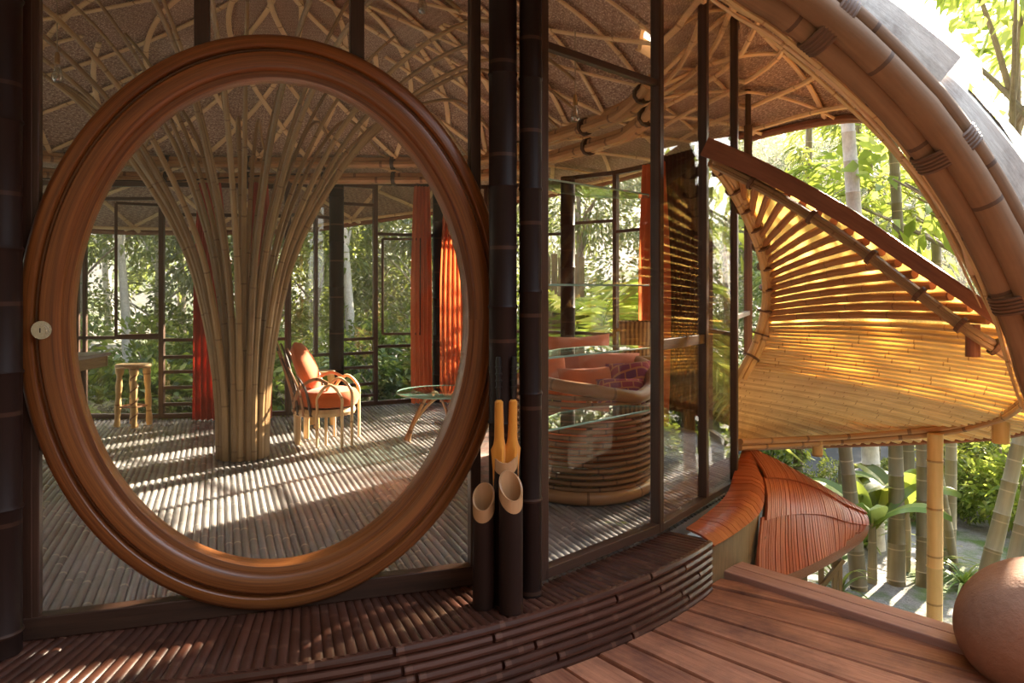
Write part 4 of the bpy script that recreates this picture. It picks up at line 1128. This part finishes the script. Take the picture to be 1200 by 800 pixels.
tube_holder(-.125, 3.385, .535, .049, -1.7, 'shortest cut bamboo tube on the ledge left of its neighbours', .10)
tube_holder(-.005, 3.335, .60, .052, -1.2, 'empty cut bamboo tube on the ledge in front at the right', .11)
tube_holder(-.030, 3.435, .72, .056, -1.57, 'tallest cut bamboo tube on the ledge holding two orange umbrellas', .09)
def umbrella(x, y, z0, lean, label):
    b = Vector((x, y, z0)); d = Vector((lean, .0, 1)).normalized()
    t = thing('umbrella', b, label, 'umbrella', 'closed orange umbrellas'); n = 20
    def ring(r, h, w=0): return [b+d*h+Vector((1, 0, 0))*((r+w*math.sin(k*P2/n*4))*math.cos(P2*k/n))+Vector((0, 1, 0))*((r+w*math.sin(k*P2/n*4))*math.sin(P2*k/n)) for k in range(n)]
    mb = MB(); mb.grid([ring(.004, .0), ring(.018, .05, .003), ring(.023, .18, .004), ring(.027, .36, .005), ring(.034, .45, .006), ring(.026, .47, .003), ring(.022, .50), ring(.019, .66), ring(.010, .67)], [[(k*.01, i*.08) for k in range(n)] for i in range(9)], True); mb.build('canopy', M['umbrella'], t)
    mb = MB(); mb.tube([b+d*.66, b+d*.70, b+d*.84, b+d*.86], [.008, .011, .013, .010], 10)
    for q in (.72, .75, .78, .81): mb.tube([b+d*q, b+d*(q+.008)], .0155, 10)
    mb.build('handle', M['blackplastic'], t)
umbrella(-.052, 3.425, .235, -.01, 'closed orange umbrella with a black handle on the left in the tall bamboo tube')
umbrella(-.008, 3.440, .235, .02, 'closed orange umbrella with a black handle on the right in the tall bamboo tube')

# boulder on the deck
bm = bmesh.new(); bmesh.ops.create_icosphere(bm, subdivisions=5, radius=1.0)
rnd = random.Random(3); lob = [(Vector((rnd.uniform(-1, 1), rnd.uniform(-1, 1), rnd.uniform(-1, 1))).normalized(), rnd.uniform(-.16, .14)) for _ in range(22)]
for v in bm.verts:
    n = v.co.normalized(); k = 1+sum(w*max(0, n.dot(q))**4 for q, w in lob)
    v.co = Vector((n.x*.42*k, n.y*.36*k, n.z*.29*k))
    if v.co.z < -.20: v.co.z = -.20-(v.co.z+.2)*.1
me = bpy.data.meshes.new('boulder'); bm.to_mesh(me); bm.free(); me.polygons.foreach_set('use_smooth', [True]*len(me.polygons)); me.materials.append(M['rock'])
o = bpy.data.objects.new('boulder', me); COL.objects.link(o); o.location = (2.37, 3.38, ZD+.185); tag(o, 'big rounded reddish boulder on the right corner of the deck', 'boulder')

# ================================================================== GARDEN
def gz(x, y):
    h = -1.5+.10*max(0, y-15)
    h += .42*max(0, y-24)+.30*max(0, -x-7)*(y > 4)+.12*max(0, x-14)
    return h+.05*math.sin(x*1.7)*math.cos(y*1.3)
mb = MB(); xs = [-32+1.0*i for i in range(72)]; ys = [-16+1.0*i for i in range(60)]
mb.grid([[Vector((x, y, gz(x, y)-.02)) for x in xs] for y in ys], [[(x, y) for x in xs] for y in ys])
tag(mb.build('ground', M['ground']), 'garden ground of gravel and low greenery', 'ground', kind='structure')
M['lightblock'] = m_plain('light_blocker_dark', (.012, .010, .006), .9, .1, 0, .5, 2)  # near-black, so the added slopes mirror dark in the glass
mb = MB(); mb.grid([[Vector((x, -4-.55*i+.6*math.sin(x*.8), -1.6+1.0*i+.4*math.sin(x*1.1+i))) for x in [-26+2*k for k in range(29)]] for i in range(13)])  # unseen slope, added to block bright sky behind the camera
tag(mb.build('slope', M['lightblock']), 'added dark slope behind the camera that blocks the sky', 'slope', kind='structure')
mb = MB(); mb.grid([[Vector((6.0+.5*i+.4*math.sin(y*.9), y, -1.65+.75*i+.2*math.sin(y*1.3+i))) for y in [-10+1.5*k for k in range(12)]] for i in range(11)])  # unseen slope, added so the tall glazing reflects something dark
tag(mb.build('slope', M['lightblock']), 'added dark slope right of the deck that dims the glass reflections', 'slope', kind='structure')
M['path'] = m_plain('wet_dark_path', (.022, .023, .027), .7, .5, 0, .35, 6)
mb = MB(); mb.grid([[Vector((x, y+.25*math.sin(x*.9), gz(x, y)+.05)) for x in [1.5+.5*i for i in range(32)]] for y in (11.2, 12, 13, 14, 14.8)])
tag(mb.build('garden_path', M['path']), 'dark grey path crossing behind the bamboo stems', 'path', kind='structure')

def leaves(pos, dirs, L, W, seed, droop=.25, fold=.18, jit=.35):
    """leaf blades: pos (n,3), dirs (n,3); each a folded four-corner blade with its own length"""
    rg = np.random.default_rng(seed); n = len(pos)
    d = dirs+rg.normal(0, jit, (n, 3)); d /= np.linalg.norm(d, axis=1)[:, None]
    r = rg.normal(0, 1, (n, 3)); r[:, 2] += .8; s = np.cross(d, r); s /= np.linalg.norm(s, axis=1)[:, None]
    nr = np.cross(s, d); l = L*rg.uniform(.6, 1.25, n)[:, None]; w = W*rg.uniform(.7, 1.2, n)[:, None]
    p0 = pos; tip = pos+d*l; tip[:, 2] -= droop*l[:, 0]; mid = pos+d*l*.42; mid[:, 2] -= droop*.15*l[:, 0]
    a = mid+s*w/2+nr*w*fold; b = mid-s*w/2+nr*w*fold
    v = np.stack([p0, a, tip, b], 1).reshape(-1, 3)
    i = np.arange(n)[:, None]*4
    f = np.concatenate([i+np.array([[0, 2, 1]]), i+np.array([[0, 3, 2]])], 1).reshape(-1, 3)
    return v, f
def leafmesh(name, v, f, mat, parent):
    me = bpy.data.meshes.new(name); me.vertices.add(len(v)); me.vertices.foreach_set('co', (v-np.array(tuple(ORG[parent.name]))).astype(np.float32).ravel())
    me.loops.add(f.size); me.loops.foreach_set('vertex_index', f.astype(np.int32).ravel())
    me.polygons.add(len(f)); me.polygons.foreach_set('loop_start', np.arange(0, f.size, 3, dtype=np.int32)); me.polygons.foreach_set('loop_total', np.full(len(f), 3, dtype=np.int32))
    me.update(); me.validate(); me.materials.append(mat)
    o = bpy.data.objects.new(name, me); COL.objects.link(o); o.parent = parent; ORG[o.name] = ORG[parent.name]; return o
def crown(blobs, n, seed):
    rg = np.random.default_rng(seed); P_, D_ = [], []; vol = np.array([b[1]**2 for b in blobs]); vol = vol/vol.sum()
    for (c, r), k in zip(blobs, (vol*n).astype(int)):
        q = rg.normal(0, 1, (k, 3)); q /= np.linalg.norm(q, axis=1)[:, None]; rad = r*rg.uniform(.45, 1.05, k)[:, None]**.7
        # leaves gather in sprays
        cl = rg.normal(0, 1, (max(6, k//22), 3)); cl /= np.linalg.norm(cl, axis=1)[:, None]
        q = cl[rg.integers(0, len(cl), k)]+rg.normal(0, .24, (k, 3)); q /= np.linalg.norm(q, axis=1)[:, None]
        p = np.array(c)+q*rad*np.array([1, 1, .85]); d = q*.8; d[:, 2] += .05; P_.append(p); D_.append(d)
    return np.concatenate(P_), np.concatenate(D_)
def trunkpart(t, pts, r0, r1, mat='bark', name='trunk'):
    p = resample(catmull(pts, 5), 20); mb = MB(); mb.tube(p, [r0+(r1-r0)*k/20 for k in range(21)], 9); return mb.build(name, M[mat], t)
def proto_shrub(name, mat, seed, n, L, W, h, w, label, cat):
    t = thing(name, (0, 0, 0), label, cat); rg = random.Random(seed); bl = []
    for k in range(9):
        a = rg.random()*P2; r = rg.random()**.5*w*.6; z = h*rg.uniform(.25, .85); bl.append(((r*math.cos(a), r*math.sin(a), z), w*rg.uniform(.28, .45)))
    for k in range(4): trunkpart(t, [Vector((0, 0, -.2)), Vector((bl[k][0][0]*.4, bl[k][0][1]*.4, bl[k][0][2]*.5)), Vector(bl[k][0])], .03, .01, 'bark', 'stem')
    p, d = crown(bl, n, seed); v, f = leaves(p, d, L, W, seed); leafmesh('foliage', v, f, M[mat], t); return t
def proto_tree(name, mat, seed, n, L, W, h, cz, cr, label, cat, bark='bark', lean=0, r0=.13):
    t = thing(name, (0, 0, 0), label, cat); rg = random.Random(seed); bl = []
    trunkpart(t, [Vector((0, 0, -.3)), Vector((lean*.3, .05, h*.3)), Vector((lean*.7, -.05, h*.65)), Vector((lean, 0, h*.95))], r0, .03, bark)
    for k in range(12):
        a = rg.random()*P2; r = rg.random()**.5*cr*.75; z = rg.uniform(cz, h); c = Vector((lean*z/h+r*math.cos(a), r*math.sin(a), z)); bl.append((tuple(c), cr*rg.uniform(.30, .48)))
        trunkpart(t, [Vector((lean*z/h*.8, 0, z*.72)), Vector((lean*z/h+r*.4*math.cos(a), r*.4*math.sin(a), z*.86)), c], .035, .008, bark, 'branch')
    p, d = crown(bl, n, seed); v, f = leaves(p, d, L, W, seed); leafmesh('foliage', v, f, M[mat], t); return t
def proto_palm(name, label, seed, h=1.2, nf=13, L=1.9):
    t = thing(name, (0, 0, 0), label, 'palm'); rg = random.Random(seed)
    trunkpart(t, [Vector((0, 0, -.2)), Vector((.04, 0, h*.5)), Vector((0, 0, h))], .09, .07)
    for k in range(nf):
        a = P2*k/nf+rg.uniform(-.2, .2); el = rg.uniform(.35, 1.2); pts = []
        for i in range(9):
            q = i/8*L; x = q*math.cos(el)*(1-.1*i/8); z = q*math.sin(el)-.52*q*q/L; pts.append(Vector((x*math.cos(a), x*math.sin(a), h+z)))
        mb = MB(); path = resample(catmull(pts, 4), 26); mb.tube(path, [.014*(1-.8*i/26) for i in range(27)], 5)
        P_, D_ = [], []
        for i in range(3, 27):
            d = (path[i]-path[i-1]).normalized(); s = d.cross(Vector((0, 0, 1))).normalized()
            for sg in (-1, 1): P_.append(path[i]); D_.append(s*sg*.9+d*.55)
        v, f = leaves(np.array([tuple(p) for p in P_]), np.array([tuple(p) for p in D_]), .42, .035, seed+k, .35, .1, .06)
        b = len(mb.v); mb.v += [Vector(q) for q in v]
        for q in f: mb.face([b+int(i) for i in q], ((0, 0), (1, 0), (1, 1)))
        mb.build('frond', M['leaflight'], t, False)
    return t
def proto_strap(name, label, seed, n=26, L=.9, w=.05):
    t = thing(name, (0, 0, 0), label, 'plant'); rg = random.Random(seed); mb = MB()
    for k in range(n):
        a = rg.random()*P2; el = rg.uniform(.6, 1.45); l = L*rg.uniform(.6, 1.1); rows = []
        for i in range(8):
            q = l*i/7; x = q*math.cos(el)+.25*(q/l)**2*l; z = q*math.sin(el)-.55*(q/l)**2.2*l; wd_ = w*(1-(i/7)**2)*.5+.002; c = Vector((x*math.cos(a), x*math.sin(a), z)); s = Vector((-math.sin(a), math.cos(a), 0))*wd_
            rows.append([c-s, c+Vector((0, 0, -.006)), c+s])
        mb.grid(rows)
    mb.build('blades', M['leafmid'], t); return t
def proto_banana(name, label, seed, nl=6, L=1.3, W=.36):
    t = thing(name, (0, 0, 0), label, 'banana plant'); rg = random.Random(seed); trunkpart(t, [Vector((0, 0, -.2)), Vector((.02, 0, .4)), Vector((0, 0, .8))], .06, .04, 'culm', 'stem')
    for k in range(nl):
        a = P2*k/nl+rg.uniform(-.3, .3); el = rg.uniform(.7, 1.3); l = L*rg.uniform(.75, 1.1); rows = []
        for i in range(11):
            f = i/10; q = l*f; x = q*math.cos(el); z = .6+q*math.sin(el)-.55*f*f*l; c = Vector((x*math.cos(a), x*math.sin(a), z)); wd_ = W*.5*math.sin(math.pi*min(1, .06+f*.94))**.7; s = Vector((-math.sin(a), math.cos(a), 0))
            rows.append([c-s*wd_+Vector((0, 0, .05*wd_/W)), c-s*wd_*.5+Vector((0, 0, .06)), c, c+s*wd_*.5+Vector((0, 0, .06)), c+s*wd_+Vector((0, 0, .05))])
        mb = MB(); mb.grid(rows); mb.build('leaf', M['leafmid'], t)
    return t

class Kind:
    """first placement uses the prototype itself, later ones are copies"""
    def __init__(s, fn): s.fn = fn; s.p = None
    def put(s, x, y, sc, rz, label, group=None, dz=0):
        loc = (x, y, gz(x, y)+dz)
        if s.p is None:
            s.p = s.fn(); s.ch = kids(s.p); s.p.location = loc; s.p.scale = (sc,)*3; s.p.rotation_euler = (0, 0, rz); s.p['label'] = label
            if group: s.p['group'] = group
            return s.p
        return dup(s.p, loc, rz, sc, label, group, s.ch)
K = {'shrubmid': Kind(lambda: proto_shrub('shrub', 'leafmid', 11, 2400, .17, .075, 2.2, 1.5, 'shrub', 'shrub')),
     'shrubdark': Kind(lambda: proto_shrub('shrub', 'leafdark', 12, 2600, .15, .06, 2.4, 1.6, 'shrub', 'shrub')),
     'shrublight': Kind(lambda: proto_shrub('shrub', 'leaflight', 13, 1500, .20, .09, 2.0, 1.4, 'shrub', 'shrub')),
     'treemid': Kind(lambda: proto_tree('tree', 'leafmid', 21, 5200, .20, .085, 6.5, 2.0, 2.6, 'tree', 'tree')),
     'treedark': Kind(lambda: proto_tree('tree', 'leafdark', 22, 6000, .19, .075, 7.5, 1.8, 3.0, 'tree', 'tree')),
     'treegrey': Kind(lambda: proto_tree('tree', 'leafgrey', 23, 5200, .18, .07, 7.0, 2.2, 2.8, 'tree', 'tree', 'palebark', .5)),
     'treelight': Kind(lambda: proto_tree('tree', 'leaflight', 24, 900, .24, .10, 6.0, 3.0, 2.0, 'tree', 'tree', 'bark', .4, .055)),
     'pale': Kind(lambda: proto_tree('tree', 'leafmid', 25, 1200, .2, .08, 8.5, 5.8, 2.0, 'tree', 'tree', 'palebark', -.5, .15)),
     'palm': Kind(lambda: proto_palm('palm', 'palm', 31)), 'strap': Kind(lambda: proto_strap('strap_leaf_plant', 'strap', 41)), 'banana': Kind(lambda: proto_banana('banana_plant', 'banana', 51))}
rp = random.Random(99)
def row(spec, group, fmt, where):
    """spec: (kind, px, Y, scale); labelled in order from the left of the photograph"""
    spec = sorted(spec, key=lambda q: q[1]); ww = {'shrubmid': 'mid green shrub', 'shrubdark': 'dark green shrub', 'shrublight': 'bright yellow-green shrub', 'treemid': 'leafy green tree', 'treedark': 'dark leaved tree',
          'treegrey': 'pale trunked grey-green tree', 'treelight': 'airy light leaved tree', 'pale': 'tall pale stemmed tree', 'palm': 'feathery palm', 'strap': 'strap leaved plant', 'banana': 'broad leaved banana plant'}
    tot = {}; seen = {}
    for q in spec: tot[q[0]] = tot.get(q[0], 0)+1
    for k, px, Y, sc in spec:
        seen[k] = seen.get(k, 0)+1
        lab = ww[k]+' '+where if tot[k] == 1 else '%s of the %ss %s' % (ORD[seen[k]-1]+' from left', ww[k], where)
        K[k].put((px-600)/F*Y, Y, sc, rp.random()*P2, lab, group)
row([('shrubmid', 60, 11.6, 1.0), ('shrublight', 128, 11.2, .9), ('shrubdark', 150, 12.4, 1.1), ('shrubmid', 205, 12.0, 1.1), ('shrubdark', 262, 12.6, 1.1), ('shrubmid', 318, 12.2, .9), ('shrublight', 352, 12.0, 1.1),
     ('shrubdark', 392, 13.0, 1.0), ('shrubmid', 432, 12.6, 1.0), ('shrubdark', 472, 12.4, 1.2), ('shrubmid', 520, 12.8, .9), ('shrubdark', 575, 12.8, 1.2)], 'shrubs beyond the far windows', None, 'just beyond the far windows')
row([('treedark', 20, 15.5, .8), ('treemid', 95, 15.0, .8), ('pale', 150, 14.2, .8), ('treegrey', 190, 16, .85), ('treedark', 250, 15.5, .8), ('treemid', 310, 15, .8), ('pale', 318, 13.2, .8), ('pale', 412, 13.2, .8), ('treemid', 372, 14.6, .75), ('treedark', 430, 16.2, .8),
     ('treegrey', 480, 15.2, .8), ('treemid', 545, 15.6, .8), ('treedark', 600, 16, .85)], 'trees beyond the far windows', None, 'standing beyond the far windows')
row([('treedark', 30, 21, 1.1), ('treegrey', 130, 20, 1.0), ('treemid', 215, 21, 1.05), ('treedark', 290, 20, 1.05), ('treegrey', 360, 21, 1.1), ('treemid', 440, 20.5, 1.0), ('treedark', 520, 21, 1.1), ('treegrey', 590, 20.5, 1.0)], 'back row of trees on the slope', None, 'in the back row behind the house')
row([('shrubdark', 640, 12.5, 1.0), ('palm', 694, 10.6, 1.5), ('palm', 752, 11.0, 1.5), ('shrubdark', 700, 13.0, 1.3), ('shrubdark', 770, 13.0, 1.2), ('treedark', 680, 15.5, .8), ('treedark', 770, 16, .8)], 'plants beyond the sofa windows', None, 'beyond the windows over the sofa')
row([('shrubmid', 880, 10.6, .8), ('treemid', 900, 15.0, .66), ('treedark', 975, 17.0, .72), ('treegrey', 1050, 18.0, .72), ('treemid', 1130, 16.5, .55), ('treegrey', 1190, 15.5, .62), ('treedark', 850, 18.5, .8), ('treegrey', 1250, 17, .6)], 'trees behind the bamboo stems', None, 'behind the garden bamboo')
row([('shrublight', 925, 16.4, .5), ('shrubmid', 975, 15.6, .5), ('shrublight', 1050, 15.8, .5), ('shrublight', 1120, 10.2, .55), ('shrubmid', 1160, 11.0, .7), ('shrublight', 1195, 9.2, .6), ('shrubmid', 1105, 16.0, .6), ('shrubmid', 1010, 9.6, .22), ('shrubmid', 1075, 9.4, .24), ('shrublight', 945, 8.6, .2), ('shrubmid', 1135, 9.6, .3), ('shrubmid', 1068, 10.4, .3), ('shrubdark', 965, 10.2, .3), ('shrubmid', 1178, 10.2, .45)], 'low shrubs under the curved screen', None, 'low under the curved screen')
row([('banana', 1022, 7.6, .85), ('banana', 1060, 8.0, .9), ('strap', 985, 7.2, .7), ('strap', 1090, 8.0, .7), ('strap', 1130, 7.6, .6), ('strap', 1012, 8.6, .9)], 'leafy plants between the bamboo stems', None, 'between the bamboo stems')
row([('treelight', 1182, 9.4, 1.25), ('treelight', 1140, 21.0, 1.6), ('treelight', 1235, 9.0, 1.3), ('treegrey', 1150, 24, .95), ('treegrey', 1010, 24, 1.0), ('treedark', 930, 23, 1.05), ('treedark', 975, 20, 1.0), ('treegrey', 1045, 21, 1.0), ('treedark', 1095, 20, .85), ('treemid', 900, 19, .95)], 'trees at the upper right', None, 'above the roof edge')
# plants to the right that the glass reflects
row([('strap', 1300, 5.6, 1.1), ('strap', 1380, 5.0, 1.0), ('shrubmid', 1420, 6.5, .7), ('shrubdark', 1330, 9, 1.0)], 'plants right of the deck', None, 'right of the deck past the screen')

# bamboo stems standing right of the house
def garden_culm(xb, xt, Y, r, ztop, label, seed, mat='culm', nsp=3, ymid=None):
    """xb, xt: pixel columns at the ground and at rows 520; the stem keeps that lean up to ztop"""
    b = at(xb, 690, Y); m_ = at(xt, 525, Y); d = (m_-b)/(m_.z-b.z); g = gz(b.x, Y)
    p0 = b+d*(g-.1-b.z); p1 = b+d*(ztop-b.z); t = thing('bamboo_plant', p0, label, 'bamboo', 'bamboo stems right of the house')
    mb = MB(); mb.culm(p0, p1, r, .34, 12, .08, r*.55); mb.build('culm', M[mat], t)
    rg = random.Random(seed)
    for k in range(nsp):
        z = rg.uniform(max(1.9, ztop-3.2), ztop); a = rg.random()*P2; s = p0+d*(z-p0.z); L = rg.uniform(.7, 1.4)
        path = catmull([s, s+Vector((math.cos(a)*L*.5, math.sin(a)*L*.5, .35)), s+Vector((math.cos(a)*L, math.sin(a)*L, .25))], 8); mb = MB(); mb.tube(path, [.012*(1-.7*i/len(path)) for i in range(len(path))], 5); br = mb.build('branch', M['culm'], t)
        P_, D_ = [], []
        for i in range(3, len(path)):
            for q in range(5): P_.append(tuple(path[i]+Vector((rg.gauss(0, .05), rg.gauss(0, .05), rg.gauss(0, .05))))); D_.append((math.cos(a)+rg.gauss(0, .7), math.sin(a)+rg.gauss(0, .7), -.3+rg.gauss(0, .3)))
        v, f = leaves(np.array(P_), np.array(D_), .22, .032, seed*7+k, .35, .1, .1); leafmesh('leaves', v, f, M['leaflight'], br)
garden_culm(1006, 986, 7.4, .082, 0.9, 'olive bamboo stem leaning left, nearest the red lower roof', 1, 'culm', 0)
garden_culm(1050, 1046, 7.6, .088, 1.0, 'thick green bamboo stem between the banana leaves', 2, 'culm', 0)
garden_culm(1083, 1078, 7.6, .080, 1.1, 'brownish bamboo stem just left of the pale support pole', 3, 'culm', 0)
garden_culm(1111, 1112, 8.2, .070, 1.2, 'dark bamboo stem just right of the pale support pole', 4, 'culm', 0)
garden_culm(1152, 1190, 7.3, .082, 1.3, 'bamboo stem leaning right beside the boulder', 5, 'culm', 0)
garden_culm(1182, 1214, 6.9, .078, 1.4, 'reddish bamboo stem at the right edge above the boulder', 6, 'culm', 0)
garden_culm(1030, 1018, 8.6, .10, 6.5, 'pale barked trunk between the two left bamboo stems', 7, 'palebark', 0)
garden_culm(1122, 1092, 8.0, .05, .6, 'thin short bamboo stem slanting behind the pale support pole', 8, 'culm', 0)
garden_culm(1070, 1062, 9.6, .085, 5.6, 'grey bamboo stem rising above the curved screen in the roof opening', 9, 'culm', 1)
garden_culm(985, 990, 9.8, .08, 5.8, 'grey bamboo stem behind the screen at the left of the roof opening', 10, 'culm', 6)
garden_culm(1100, 1098, 10.4, .085, 4.6, 'bamboo stem in the roof opening near the arched beam', 11, 'culm', 5)
garden_culm(1030, 1026, 11.0, .06, 4.8, 'thin bamboo stem behind the others in the middle of the roof opening', 12, 'culm', 6)
garden_culm(930, 935, 10.6, .07, 5.2, 'bamboo stem seen close to the glass over the screen edge', 13, 'culm', 7)
# morning haze hanging in the garden behind the house
hz = NT('haze_air'); vs = hz.n('ShaderNodeVolumeScatter', i_Density=.014, i_Anisotropy=.55); vs.inputs['Color'].default_value = (1.0, .93, .82, 1)
hz.link(vs.outputs[0], hz.out.inputs['Volume'])
mb = MB(); mb.box((0, 22, 5.2), (44, 21.6, 14)); o = mb.build('morning_haze', hz.m, None, False); tag(o, 'pale morning haze hanging among the trees behind the house', 'haze', None, 'stuff')
# weathered plank fence beyond the windows right of the posts
t = thing('plank_fence', at(650, 400, 12.0), 'brown plank fence beyond the window right of the black posts', 'fence')
for i in range(7):
    x = .42+.085*i+.0; x = at(634, 0, 12).x+.105*i; mb = MB(); mb.box((x, 12.0, (1.95+gz(x, 12))/2), (.095, .03, 1.95-gz(x, 12)-random.random()*.15)); mb.build('plank', M['panelwood'], t, False, .004)
ORG.clear()
